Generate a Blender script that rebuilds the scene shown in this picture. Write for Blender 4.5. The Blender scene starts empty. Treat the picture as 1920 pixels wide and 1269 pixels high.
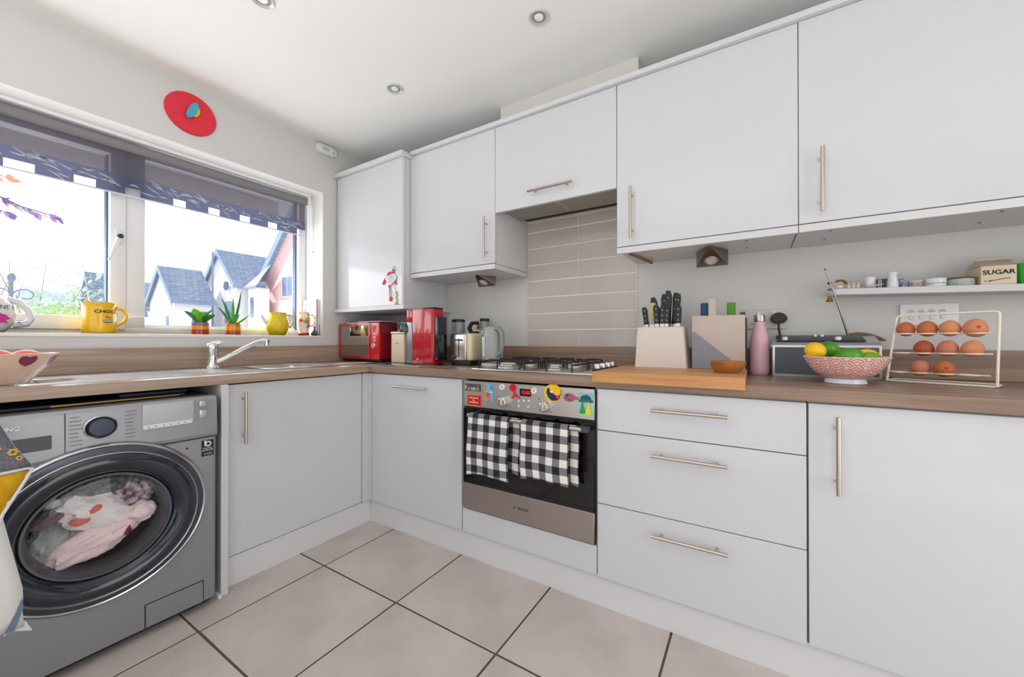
import bpy, bmesh, math, random
from math import sin, cos, pi, radians, sqrt, atan2, exp
from mathutils import Vector, Matrix, noise

random.seed(7)
S = bpy.context.scene
COL = S.collection

# ------------------------------------------------------------------ camera
cam_d = bpy.data.cameras.new('camera')
cam_d.sensor_fit = 'HORIZONTAL'; cam_d.sensor_width = 36.0
cam_d.lens = 728.2186 / 1920 * 36.0
cam_d.clip_start = 0.03; cam_d.clip_end = 400
cam = bpy.data.objects.new('camera', cam_d)
cam.location = (2.4793, -2.0677, 1.0558)
cam.rotation_euler = (radians(90.2306), 0, radians(31.8407))
COL.objects.link(cam); S.camera = cam

# ------------------------------------------------------------------ light
S.view_settings.view_transform = 'Standard'
S.view_settings.look = 'None'
S.view_settings.gamma = 1
S.view_settings.use_curve_mapping = False
S.view_settings.exposure = 0.0

W = bpy.data.worlds.new('sky'); S.world = W; W.use_nodes = True
wn = W.node_tree.nodes; wl = W.node_tree.links
bg = wn['Background']
skt = wn.new('ShaderNodeTexSky')
try:
    skt.sky_type = 'NISHITA'; skt.sun_disc = False
    skt.sun_elevation = radians(50); skt.sun_rotation = radians(-120)
    skt.air_density = 1.0; skt.dust_density = 3.0; skt.ozone_density = 1.0
except Exception:
    pass
wmix = wn.new('ShaderNodeMix'); wmix.data_type = 'RGBA'
wmix.inputs[0].default_value = 0.80
wmix.inputs[7].default_value = (1.0, 1.0, 1.0, 1)
wsc = wn.new('ShaderNodeVectorMath'); wsc.operation = 'SCALE'; wsc.inputs[3].default_value = 0.16
wl.new(skt.outputs[0], wsc.inputs[0]); wl.new(wsc.outputs[0], wmix.inputs[6])
wl.new(wmix.outputs[2], bg.inputs[0])
bg.inputs[1].default_value = 1.5

def light(name, kind, loc, rot, power, size=None, sizey=None, col=(1, 1, 1)):
    d = bpy.data.lights.new(name, kind); d.energy = power; d.color = col
    if kind == 'AREA':
        d.shape = 'RECTANGLE'; d.size = size; d.size_y = sizey or size
    o = bpy.data.objects.new(name, d); o.location = loc; o.rotation_euler = rot
    COL.objects.link(o); return o

# direction to the sun
sd = Vector((-0.66, -0.30, 0.66)).normalized()
sun = light('sun', 'SUN', (0, 0, 5), (0, 0, 0), 8.0, col=(1.0, 0.95, 0.88))
sun.data.angle = radians(0.6)
sun.rotation_euler = (-sd).to_track_quat('-Z', 'Y').to_euler()
# unseen fill lamp added behind the camera to brighten the room
garden = light('rear_fill', 'AREA', (2.3, -3.55, 1.30), (radians(90), 0, 0), 1.5, 3.2, 2.1, (0.97, 0.985, 1.0))
# fill lamp added at the right wall to light fronts facing it
side_fill = light('right_fill', 'AREA', (4.2, -1.5, 1.10), (0, radians(90), 0), 19, 2.0, 1.3, (0.98, 0.99, 1.0))
# daylight through the kitchen window, most of it thrown up by the sunlit drive outside
kw = light('window_daylight', 'AREA', (-0.33, -1.5, 1.42), (0, radians(-118), 0), 13, 0.6, 1.9, (0.98, 0.99, 1.0))
bounce_fill = light('ceiling_bounce_fill', 'AREA', (1.75, -2.55, 1.35), (radians(180), 0, 0), 19, 1.2, 0.9, (1.0, 0.99, 0.97))  # added unseen lamp, bounced off the ceiling to lift the whole room

# ------------------------------------------------------------------ materials
def lin(c):
    c = c / 255.0
    return c / 12.92 if c <= 0.04045 else ((c + 0.055) / 1.055) ** 2.4
def rgb(*c): return (lin(c[0]), lin(c[1]), lin(c[2]), 1.0)

MC = {}
def M(name, col=(200, 200, 200), rough=0.5, metal=0.0, spec=None, coat=0.0, trans=0.0, ior=1.45, emit=None, sheen=0, alpha=1, sss=0, bump=None, var=None):
    if name in MC: return MC[name]
    m = bpy.data.materials.new(name); m.use_nodes = True
    nt = m.node_tree; b = nt.nodes['Principled BSDF']
    b.inputs['Base Color'].default_value = rgb(*col)
    b.inputs['Roughness'].default_value = rough
    b.inputs['Metallic'].default_value = metal
    b.inputs['IOR'].default_value = ior
    if spec is not None: b.inputs['Specular IOR Level'].default_value = spec
    if coat: b.inputs['Coat Weight'].default_value = coat; b.inputs['Coat Roughness'].default_value = 0.04
    if trans: b.inputs['Transmission Weight'].default_value = trans
    if sheen: b.inputs['Sheen Weight'].default_value = sheen
    if sss: b.inputs['Subsurface Weight'].default_value = sss; b.inputs['Subsurface Scale'].default_value = 0.01
    if emit: b.inputs['Emission Color'].default_value = rgb(*emit[0]); b.inputs['Emission Strength'].default_value = emit[1]
    if alpha < 1: b.inputs['Alpha'].default_value = alpha
    tc = None
    if bump or var:
        tc = nt.nodes.new('ShaderNodeTexCoord')
    if bump:
        n = nt.nodes.new('ShaderNodeTexNoise'); n.inputs['Scale'].default_value = bump[0]; n.inputs['Detail'].default_value = 4
        bp = nt.nodes.new('ShaderNodeBump'); bp.inputs['Strength'].default_value = bump[1]; bp.inputs['Distance'].default_value = bump[2] if len(bump) > 2 else 0.002
        nt.links.new(tc.outputs['Object'], n.inputs['Vector']); nt.links.new(n.outputs[0], bp.inputs['Height']); nt.links.new(bp.outputs[0], b.inputs['Normal'])
    if var:
        n = nt.nodes.new('ShaderNodeTexNoise'); n.inputs['Scale'].default_value = var[0]; n.inputs['Detail'].default_value = 5
        mx = nt.nodes.new('ShaderNodeMix'); mx.data_type = 'RGBA'
        mx.inputs[6].default_value = rgb(*col); mx.inputs[7].default_value = rgb(*var[1])
        rp = nt.nodes.new('ShaderNodeMapRange'); rp.inputs[1].default_value = 0.35; rp.inputs[2].default_value = 0.65
        nt.links.new(tc.outputs['Object'], n.inputs['Vector']); nt.links.new(n.outputs[0], rp.inputs[0]); nt.links.new(rp.outputs[0], mx.inputs[0]); nt.links.new(mx.outputs[2], b.inputs['Base Color'])
    MC[name] = m; return m

def wood(name, c1, c2, stretch=(1.2, 26, 26), rough=0.45, scale=2.2, c3=None):
    if name in MC: return MC[name]
    m = bpy.data.materials.new(name); m.use_nodes = True; nt = m.node_tree; b = nt.nodes['Principled BSDF']
    b.inputs['Roughness'].default_value = rough
    tc = nt.nodes.new('ShaderNodeTexCoord'); mp = nt.nodes.new('ShaderNodeMapping'); mp.inputs['Scale'].default_value = stretch
    n1 = nt.nodes.new('ShaderNodeTexNoise'); n1.inputs['Scale'].default_value = scale; n1.inputs['Detail'].default_value = 8; n1.inputs['Roughness'].default_value = 0.62; n1.inputs['Distortion'].default_value = 0.5
    n2 = nt.nodes.new('ShaderNodeTexNoise'); n2.inputs['Scale'].default_value = scale * 0.35; n2.inputs['Detail'].default_value = 3; n2.inputs['Distortion'].default_value = 1.2
    cr = nt.nodes.new('ShaderNodeValToRGB')
    cr.color_ramp.elements[0].position = 0.32; cr.color_ramp.elements[0].color = rgb(*c1)
    cr.color_ramp.elements[1].position = 0.68; cr.color_ramp.elements[1].color = rgb(*c2)
    if c3:
        e = cr.color_ramp.elements.new(0.5); e.color = rgb(*c3)
    ad = nt.nodes.new('ShaderNodeMath'); ad.operation = 'ADD'
    hm = nt.nodes.new('ShaderNodeMath'); hm.operation = 'MULTIPLY'; hm.inputs[1].default_value = 0.5
    L = nt.links.new
    L(tc.outputs['Object'], mp.inputs[0]); L(mp.outputs[0], n1.inputs['Vector']); L(mp.outputs[0], n2.inputs['Vector'])
    L(n1.outputs[0], ad.inputs[0]); L(n2.outputs[0], ad.inputs[1]); L(ad.outputs[0], hm.inputs[0]); L(hm.outputs[0], cr.inputs[0]); L(cr.outputs[0], b.inputs['Base Color'])
    bp = nt.nodes.new('ShaderNodeBump'); bp.inputs['Strength'].default_value = 0.12; bp.inputs['Distance'].default_value = 0.001
    L(n1.outputs[0], bp.inputs['Height']); L(bp.outputs[0], b.inputs['Normal'])
    MC[name] = m; return m

def attr_mat(name, rough=0.3, coat=0.3):
    """colours come from the glaze colours stored on the mesh"""
    if name in MC: return MC[name]
    m = bpy.data.materials.new(name); m.use_nodes = True; nt = m.node_tree; b = nt.nodes['Principled BSDF']
    a = nt.nodes.new('ShaderNodeAttribute'); a.attribute_name = 'glaze'
    nt.links.new(a.outputs['Color'], b.inputs['Base Color']); b.inputs['Roughness'].default_value = rough
    b.inputs['Coat Weight'].default_value = coat
    MC[name] = m; return m

def gingham(name, p=0.062, off=(0, 0)):
    if name in MC: return MC[name]
    m = bpy.data.materials.new(name); m.use_nodes = True; nt = m.node_tree; b = nt.nodes['Principled BSDF']; L = nt.links.new
    uv = nt.nodes.new('ShaderNodeUVMap'); sp = nt.nodes.new('ShaderNodeSeparateXYZ'); L(uv.outputs[0], sp.inputs[0])
    outs = []
    for k in range(2):
        ad = nt.nodes.new('ShaderNodeMath'); ad.operation = 'MULTIPLY_ADD'; ad.inputs[1].default_value = 1 / p; ad.inputs[2].default_value = off[k]
        fr = nt.nodes.new('ShaderNodeMath'); fr.operation = 'FRACT'
        gt = nt.nodes.new('ShaderNodeMath'); gt.operation = 'GREATER_THAN'; gt.inputs[1].default_value = 0.5
        L(sp.outputs[k], ad.inputs[0]); L(ad.outputs[0], fr.inputs[0]); L(fr.outputs[0], gt.inputs[0]); outs.append(gt)
    s = nt.nodes.new('ShaderNodeMath'); s.operation = 'ADD'; L(outs[0].outputs[0], s.inputs[0]); L(outs[1].outputs[0], s.inputs[1])
    h = nt.nodes.new('ShaderNodeMath'); h.operation = 'MULTIPLY'; h.inputs[1].default_value = 0.5; L(s.outputs[0], h.inputs[0])
    cr = nt.nodes.new('ShaderNodeValToRGB'); cr.color_ramp.interpolation = 'CONSTANT'
    cr.color_ramp.elements[0].color = rgb(236, 232, 226)
    e = cr.color_ramp.elements.new(0.25); e.color = rgb(122, 122, 124)
    cr.color_ramp.elements[2].position = 0.75; cr.color_ramp.elements[2].color = rgb(30, 31, 36)
    L(h.outputs[0], cr.inputs[0]); L(cr.outputs[0], b.inputs['Base Color'])
    n = nt.nodes.new('ShaderNodeTexNoise'); n.inputs['Scale'].default_value = 600; bp = nt.nodes.new('ShaderNodeBump'); bp.inputs['Strength'].default_value = 0.3; bp.inputs['Distance'].default_value = 0.001
    L(n.outputs[0], bp.inputs['Height']); L(bp.outputs[0], b.inputs['Normal'])
    b.inputs['Roughness'].default_value = 0.95
    MC[name] = m; return m

def sheer(name, col, opacity, transl=0.5, holes=False):
    """woven screen fabric: part open weave, part thread"""
    if name in MC: return MC[name]
    m = bpy.data.materials.new(name); m.use_nodes = True; nt = m.node_tree; L = nt.links.new
    for n in list(nt.nodes): nt.nodes.remove(n)
    out = nt.nodes.new('ShaderNodeOutputMaterial'); tr = nt.nodes.new('ShaderNodeBsdfTransparent')
    df = nt.nodes.new('ShaderNodeBsdfDiffuse'); tl = nt.nodes.new('ShaderNodeBsdfTranslucent')
    df.inputs[0].default_value = rgb(*col); tl.inputs[0].default_value = rgb(*col)
    m1 = nt.nodes.new('ShaderNodeMixShader'); m1.inputs[0].default_value = transl; L(df.outputs[0], m1.inputs[1]); L(tl.outputs[0], m1.inputs[2])
    m2 = nt.nodes.new('ShaderNodeMixShader'); m2.inputs[0].default_value = opacity; L(tr.outputs[0], m2.inputs[1]); L(m1.outputs[0], m2.inputs[2])
    L(m2.outputs[0], out.inputs[0])
    MC[name] = m; return m

gloss = M('gloss_white_door', (206, 207, 211), 0.15, coat=0.3)
satin = M('white_carcass', (209, 210, 212), 0.35)
wallm = M('wall_paint', (210, 209, 207), 0.9, bump=(120, 0.05))
ceilm = M('ceiling_paint', (236, 236, 234), 0.95)
revealm = M('reveal_paint', (238, 237, 234), 0.8)
steel = M('brushed_steel', (186, 182, 178), 0.28, 1.0)
nickel = M('satin_nickel', (196, 186, 176), 0.30, 1.0)
chrome = M('chrome', (225, 226, 228), 0.07, 1.0)
black = M('black_plastic', (22, 23, 25), 0.35)
blackgloss = M('black_glass', (8, 9, 11), 0.04, coat=0.5)
dark = M('dark_gap', (45, 46, 50), 0.7)
white = M('white_plastic', (232, 232, 230), 0.35)
upvc = M('upvc_white', (236, 236, 238), 0.25)
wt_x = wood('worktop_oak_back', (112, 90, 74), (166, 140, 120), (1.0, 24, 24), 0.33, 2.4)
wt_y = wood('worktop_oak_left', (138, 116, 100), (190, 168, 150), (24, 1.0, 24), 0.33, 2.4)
cream = M('cream_enamel', (226, 214, 190), 0.35)
red = M('red_enamel', (178, 14, 30), 0.15, coat=0.5)
glassm = M('clear_glass', (255, 255, 255), 0.0, trans=1.0, ior=1.45)
def pane_mat():
    m = bpy.data.materials.new('window_glass'); m.use_nodes = True; nt = m.node_tree; L = nt.links.new
    for n in list(nt.nodes): nt.nodes.remove(n)
    out = nt.nodes.new('ShaderNodeOutputMaterial'); tr = nt.nodes.new('ShaderNodeBsdfTransparent'); gl = nt.nodes.new('ShaderNodeBsdfGlossy')
    gl.inputs['Roughness'].default_value = 0.0; tr.inputs[0].default_value = (0.97, 0.985, 1, 1)
    mx = nt.nodes.new('ShaderNodeMixShader'); mx.inputs[0].default_value = 0.035
    L(tr.outputs[0], mx.inputs[1]); L(gl.outputs[0], mx.inputs[2]); L(mx.outputs[0], out.inputs[0]); return m
paneglass = pane_mat()

# ------------------------------------------------------------------ geometry helpers
class MB:
    def __init__(s):
        s.bm = bmesh.new()
    def _bev(s, geom_v, bev, seg=2):
        es = {e for v in geom_v for e in v.link_edges}
        bmesh.ops.bevel(s.bm, geom=list(es), offset=bev, segments=seg, affect='EDGES', profile=0.6)
    def box(s, x0, y0, z0, x1, y1, z1, bev=0, seg=2):
        if x1 < x0: x0, x1 = x1, x0
        if y1 < y0: y0, y1 = y1, y0
        if z1 < z0: z0, z1 = z1, z0
        v = [s.bm.verts.new(p) for p in ((x0, y0, z0), (x1, y0, z0), (x1, y1, z0), (x0, y1, z0), (x0, y0, z1), (x1, y0, z1), (x1, y1, z1), (x0, y1, z1))]
        for f in ((0, 3, 2, 1), (4, 5, 6, 7), (0, 1, 5, 4), (1, 2, 6, 5), (2, 3, 7, 6), (3, 0, 4, 7)):
            s.bm.faces.new([v[i] for i in f])
        if bev: s._bev(v, bev, seg)
        return s
    def prism(s, pts, axis, a, b, bev=0):
        """pts: 2-D outline in the two other axes (in order xyz), extruded along axis from a to b"""
        def P(p, t):
            if axis == 'x': return (t, p[0], p[1])
            if axis == 'y': return (p[0], t, p[1])
            return (p[0], p[1], t)
        A = [s.bm.verts.new(P(p, a)) for p in pts]; B = [s.bm.verts.new(P(p, b)) for p in pts]
        n = len(pts)
        s.bm.faces.new(A); s.bm.faces.new(B[::-1])
        for i in range(n): s.bm.faces.new([A[i], B[i], B[(i + 1) % n], A[(i + 1) % n]])
        if bev: s._bev(A + B, bev)
        return s
    def rings(s, rings, cap=(True, True), close=False):
        R = [[s.bm.verts.new(p) for p in r] for r in rings]
        n = len(R[0])
        m = len(R)
        for i in range(m - 1 + (1 if close else 0)):
            a, b = R[i], R[(i + 1) % m]
            for j in range(n):
                s.bm.faces.new([a[j], a[(j + 1) % n], b[(j + 1) % n], b[j]])
        if not close:
            if cap[0]: s.bm.faces.new(R[0][::-1])
            if cap[1]: s.bm.faces.new(R[-1])
        return s
    def tube(s, pts, r, n=8, cap=True):
        pts = [Vector(p) for p in pts]; rs = r if isinstance(r, (list, tuple)) else [r] * len(pts)
        rings = []; prev = None
        for i, p in enumerate(pts):
            t = ((pts[i + 1] - p) if i == 0 else (p - pts[i - 1]) if i == len(pts) - 1 else ((pts[i + 1] - p).normalized() + (p - pts[i - 1]).normalized())).normalized()
            if prev is None:
                u = t.cross(Vector((0, 0, 1)))
                if u.length < 1e-3: u = t.cross(Vector((1, 0, 0)))
                u.normalize()
            else:
                u = (prev - t * prev.dot(t)).normalized()
            prev = u; w = t.cross(u)
            rings.append([p + (u * cos(2 * pi * k / n) + w * sin(2 * pi * k / n)) * rs[i] for k in range(n)])
        return s.rings(rings, (cap, cap))
    def cyl(s, p0, p1, r0, r1=None, n=20):
        return s.tube([p0, p1], [r0, r1 if r1 is not None else r0], n)
    def lathe(s, prof, c=(0, 0, 0), n=32, sx=1, sy=1, cap=(False, False), closed=False):
        rings = [[(c[0] + r * sx * cos(2 * pi * k / n), c[1] + r * sy * sin(2 * pi * k / n), c[2] + z) for k in range(n)] for r, z in prof]
        return s.rings(rings, cap, closed)
    def lathe_axis(s, prof, c, axis='x', n=32, sa=1, sb=1, cap=(False, False)):
        """profile (radius, offset along axis)"""
        rings = []
        for r, t in prof:
            ring = []
            for k in range(n):
                a, b = r * sa * cos(2 * pi * k / n), r * sb * sin(2 * pi * k / n)
                ring.append((c[0] + t, c[1] + a, c[2] + b) if axis == 'x' else (c[0] + b, c[1] + t, c[2] + a) if axis == 'y' else (c[0] + a, c[1] + b, c[2] + t))
            rings.append(ring)
        return s.rings(rings, cap)
    def ball(s, c, r, n=20, m=12, rot=None, fn=None):
        if not isinstance(r, (tuple, list)): r = (r, r, r)
        rings = []
        for i in range(m + 1):
            th = pi * min(max(i / m, 0.004), 0.996)
            ring = []
            for k in range(n):
                ph = 2 * pi * k / n
                d = Vector((sin(th) * cos(ph), sin(th) * sin(ph), -cos(th)))
                p = Vector((d.x * r[0], d.y * r[1], d.z * r[2]))
                if fn: p = fn(d, p)
                if rot: p = rot @ p
                ring.append(p + Vector(c))
            rings.append(ring)
        return s.rings(rings, (True, True))
    def poly(s, pts):
        s.bm.faces.new([s.bm.verts.new(p) for p in pts]); return s
    def sheet(s, grid, thick=0.0):
        """grid[i][j] points; thickness along averaged normals"""
        V = [[s.bm.verts.new(p) for p in row] for row in grid]
        fs = []
        uvl = s.bm.loops.layers.uv.verify()
        for i in range(len(V) - 1):
            for j in range(len(V[0]) - 1):
                fs.append(s.bm.faces.new([V[i][j], V[i + 1][j], V[i + 1][j + 1], V[i][j + 1]]))
        return s
    def build(s, name, mat, parent=None, w=False, smooth=True, ang=38, solid=0.0, subd=0, xf=None):
        bm = s.bm
        if xf is not None: bmesh.ops.transform(bm, matrix=xf, verts=bm.verts)
        if w and parent is not None: bmesh.ops.translate(bm, vec=-WL[parent.name], verts=bm.verts)
        bmesh.ops.recalc_face_normals(bm, faces=bm.faces)
        me = bpy.data.meshes.new(name); bm.to_mesh(me); bm.free()
        if smooth:
            for p in me.polygons: p.use_smooth = True
            me.set_sharp_from_angle(angle=radians(ang))
        for m in (mat if isinstance(mat, (list, tuple)) else [mat]): me.materials.append(m)
        o = bpy.data.objects.new(name, me); COL.objects.link(o)
        if parent is not None: o.parent = parent
        WL[o.name] = WL[parent.name].copy() if parent is not None else Vector((0, 0, 0))
        if solid:
            md = o.modifiers.new('thick', 'SOLIDIFY'); md.thickness = solid; md.offset = 0
        if subd:
            md = o.modifiers.new('sub', 'SUBSURF'); md.levels = subd; md.render_levels = subd
        return o
WL = {}

def thing(name, label, cat, loc=(0, 0, 0), rz=0.0, group=None):
    o = bpy.data.objects.new(name, None); COL.objects.link(o); o.location = loc; o.rotation_euler = (0, 0, rz)
    o.empty_display_size = 0.05
    o['label'] = label; o['category'] = cat
    if group: o['group'] = group
    WL[o.name] = Vector(loc)
    return o
def tag(o, label, cat, group=None):
    o['label'] = label; o['category'] = cat
    if group: o['group'] = group
    return o
def struct(o): o['kind'] = 'structure'; return o
def stuff(o): o['kind'] = 'stuff'; return o

def text(name, body, size, mat, parent, loc, plane='y', extrude=0.0004, align='CENTER', w=True, sx=1.0, bold=0.0, xf=None):
    cu = bpy.data.curves.new(name, 'FONT'); cu.body = body; cu.size = size; cu.extrude = extrude; cu.align_x = align; cu.align_y = 'CENTER'; cu.offset = bold; cu.resolution_u = 3
    t = bpy.data.objects.new('tmp', cu); COL.objects.link(t)
    bpy.context.view_layer.update()
    me = bpy.data.meshes.new_from_object(t.evaluated_get(bpy.context.evaluated_depsgraph_get()))
    bpy.data.objects.remove(t); bpy.data.curves.remove(cu)
    L = Vector(loc) - (WL[parent.name] if (w and parent is not None) else Vector((0, 0, 0)))
    for v in me.vertices:
        x, y, z = v.co.x * sx, v.co.y, v.co.z
        if xf: q = xf(x, y, z)
        elif plane == 'y': q = Vector((x, -z, y))
        elif plane == 'x': q = Vector((z, x, y))
        else: q = Vector((x, y, z))
        v.co = q + L
    me.materials.clear(); me.materials.append(mat); me.name = name
    o = bpy.data.objects.new(name, me); COL.objects.link(o); o.parent = parent
    WL[o.name] = WL[parent.name].copy() if parent else Vector((0, 0, 0))
    return o

def paint(o, fn):
    me = o.data; a = me.color_attributes.new('glaze', 'FLOAT_COLOR', 'POINT')
    for i, v in enumerate(me.vertices): a.data[i].color = rgb(*fn(v.co))

def hook_arc(c, r, a0, a1, n, plane='xz'):
    out = []
    for i in range(n + 1):
        a = a0 + (a1 - a0) * i / n
        if plane == 'xz': out.append((c[0] + r * cos(a), c[1], c[2] + r * sin(a)))
        elif plane == 'yz': out.append((c[0], c[1] + r * cos(a), c[2] + r * sin(a)))
        else: out.append((c[0] + r * cos(a), c[1] + r * sin(a), c[2]))
    return out

# ------------------------------------------------------------------ measures of the room
ZC = 2.385; RX = 4.3; RY = -3.7
WT = 0.9105; WB = 0.8715

# ================================================================== SETTING
# floor
floorm = M('grout', (104, 90, 80), 0.95)
fl = struct(MB().box(-0.02, RY, -0.06, RX, 0.02, -0.004).build('floor', floorm, smooth=False))
tilem = M('porcelain_floor_tile', (208, 197, 192), 0.42, var=(3.5, (190, 180, 175)), bump=(60, 0.04))
tg = 0.0035
protos = {}
for i in range(-1, 8):
    for j in range(-6, 2):
        x0, x1 = 0.7703 + i * 0.4854, 0.7703 + (i + 1) * 0.4854
        y0, y1 = -0.9822 + j * 0.4854, -0.9822 + (j + 1) * 0.4854
        X0, X1, Y0, Y1 = max(x0, 0.0), min(x1, RX), max(y0, RY), min(y1, 0.0)
        if X1 - X0 < 0.05 or Y1 - Y0 < 0.05: continue
        if X1 < 0.5 or Y0 > -0.5: continue
        k = (round(X1 - X0, 3), round(Y1 - Y0, 3))
        if k not in protos:
            o = MB().box(tg, tg, -0.0035, k[0] - tg, k[1] - tg, 0.0, 0.0015, 1).build('tile', tilem, fl)
            protos[k] = o
        else:
            o = protos[k].copy(); COL.objects.link(o); o.parent = fl
        o.location = (X0, Y0, 0.0)

# walls. left wall with the window opening
OY1, OY0, OZ0, OZ1 = -0.506, -2.72, 1.086, 2.0546
m = MB()
m.box(-0.30, RY, -0.06, 0, 0.0, OZ0); m.box(-0.30, RY, OZ1, 0, 0.0, ZC); m.box(-0.30, OY1, OZ0, 0, 0.0, OZ1); m.box(-0.30, RY, OZ0, 0, OY0, OZ1)
wl_ = struct(m.build('wall_left', wallm, smooth=False))
m = MB()
m.box(-0.195, OY1 - 0.004, OZ0, 0.0005, OY1 + 0.0005, OZ1); m.box(-0.195, OY0, OZ1 - 0.004, 0.0005, OY1, OZ1 + 0.0005); m.box(-0.195, OY0 - .0005, OZ0, 0.0005, OY0 + 0.004, OZ1)
m.build('reveal', revealm, wl_, smooth=False)
struct(MB().box(-0.30, 0.0, -0.06, RX + 0.1, 0.14, ZC + 0.1).build('wall_back', wallm, smooth=False))
struct(MB().box(RX, RY, -0.06, RX + 0.12, 0.0, ZC).build('wall_right', wallm, smooth=False))
m = MB(); m.box(0, RY - 0.12, -0.06, 0.6, RY, ZC); m.box(4.0, RY - 0.12, -0.06, RX, RY, ZC); m.box(0.6, RY - 0.12, 2.36, 4.0, RY, ZC); m.box(0.6, RY - .12, -.06, 4.0, RY, .06)
struct(m.build('wall_front', wallm, smooth=False))
struct(MB().box(-0.30, RY - 0.12, ZC, RX + 0.12, 0.0, ZC + 0.1).build('ceiling', ceilm, smooth=False))
# boxed duct above the hood cabinet
struct(MB().box(1.2523, -0.216, 2.216, 2.0248, -0.0, ZC - 0.0005).build('trim_1', M('duct_paint', (214, 212, 206), 0.9), smooth=False))
# window sill board
struct(MB().box(-0.205, OY0 + 0.002, OZ0 - 0.016, 0.004, OY1 - 0.002, OZ0, 0.003).build('trim_2', M('sill_white', (236, 232, 224), 0.22), smooth=True))

# window
wx0, wx1 = -0.262, -0.198
win = struct(bpy.data.objects.new('window_1', None)); COL.objects.link(win); win.location = (-0.23, -1.5, OZ0); WL[win.name] = Vector(win.location)
m = MB()
FZ0, FZ1 = OZ0 + 0.0, OZ1
m.box(wx0, OY0, FZ0, wx1, OY1, FZ0 + 0.035, 0.003); m.box(wx0, OY0, FZ1 - 0.035, wx1, OY1, FZ1, 0.003)
m.box(wx0, OY1 - 0.052, FZ0 + .035, wx1, OY1, FZ1 - .035, 0.003); m.box(wx0, OY0, FZ0 + .035, wx1, OY0 + 0.05, FZ1 - .035, 0.003)
m.box(wx0, -1.434, FZ0 + .035, wx1, -1.3625, FZ1 - .035, 0.003)
m.build('outer_frame', upvc, win, True)
# glazing bead rims of the fixed light
m = MB(); m.box(wx0 - .002, OY1 - 0.060, FZ0 + .037, wx0 + 0.03, OY1 - 0.05, FZ1 - .037); 
m.build('gasket', M('gasket_blue_grey', (70, 92, 120), 0.6), win, True)
m = MB(); m.box(wx0 - .004, -1.3625, FZ0 + .035, wx0 + .03, OY1 - .05, FZ0 + .05); m.box(wx0 - .004, -1.3625, FZ1 - .05, wx0 + .03, OY1 - .05, FZ1 - .035)
m.build('glazing_bead', upvc, win, True)
MB().box(-0.242, -1.365, FZ0 + 0.03, -0.236, OY1 - 0.05, FZ1 - 0.03).build('pane', paneglass, win, True, False)
# opening casement
sash = None
m = MB(); a, b_ = OY0 + 0.052, -1.4365
m.box(wx0 + .004, a, FZ0 + .02, wx1 + .012, b_, FZ0 + .084, 0.004); m.box(wx0 + .004, a, FZ1 - .085, wx1 + .012, b_, FZ1 - .02, 0.004)
m.box(wx0 + .004, b_ - 0.057, FZ0 + .08, wx1 + .012, b_, FZ1 - .08, 0.004); m.box(wx0 + .004, a, FZ0 + .08, wx1 + .012, a + 0.06, FZ1 - .08, 0.004)
sash = m.build('casement', upvc, win, True)
m = MB(); m.box(wx0 + .002, b_ - .063, FZ0 + .084, wx0 + .04, b_ - .056, FZ1 - .085); m.build('gasket', M('gasket_blue_grey'), win, True)
MB().box(-0.238, a + .05, FZ0 + .08, -0.232, b_ - .05, FZ1 - .08).build('pane', paneglass, sash, True, False)
m = MB(); m.box(wx1 + .012, -1.478, 1.53, wx1 + .024, -1.452, 1.60, 0.004)
m.tube([(wx1 + .03, -1.465, 1.560), (wx1 + .04, -1.478, 1.53), (wx1 + .04, -1.496, 1.465), (wx1 + .038, -1.503, 1.442)], [0.010, .008, .007, .006], 10)
hd = m.build('window_handle', white, sash, True)
MB().cyl((wx1 + .02, -1.463, 1.566), (wx1 + .045, -1.463, 1.566), 0.011, n=16).build('lock_button', M('dark_blue_lock', (40, 52, 74), 0.3), hd, True)
# soffit boards outside
so = thing('roof_eaves', 'white ribbed eaves soffit outside above the window, seen through the blind', 'eaves', (-0.5, -1.2, 2.15))
for i in range(7):
    x = -0.305 - i * 0.062
    MB().box(x - 0.059, -4.2, 2.150, x, -0.42, 2.162, 0.003, 1).build('board', M('soffit_white', (232, 226, 222), 0.5), so, True)
MB().box(-0.76, -4.2, 2.05, -0.742, -0.42, 2.30).build('fascia', M('fascia', (214, 208, 206), 0.5), so, True)
MB().box(-0.745, -4.2, 2.17, -0.30, -0.42, 2.30).build('roof_box', M('soffit_white'), so, True)

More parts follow.
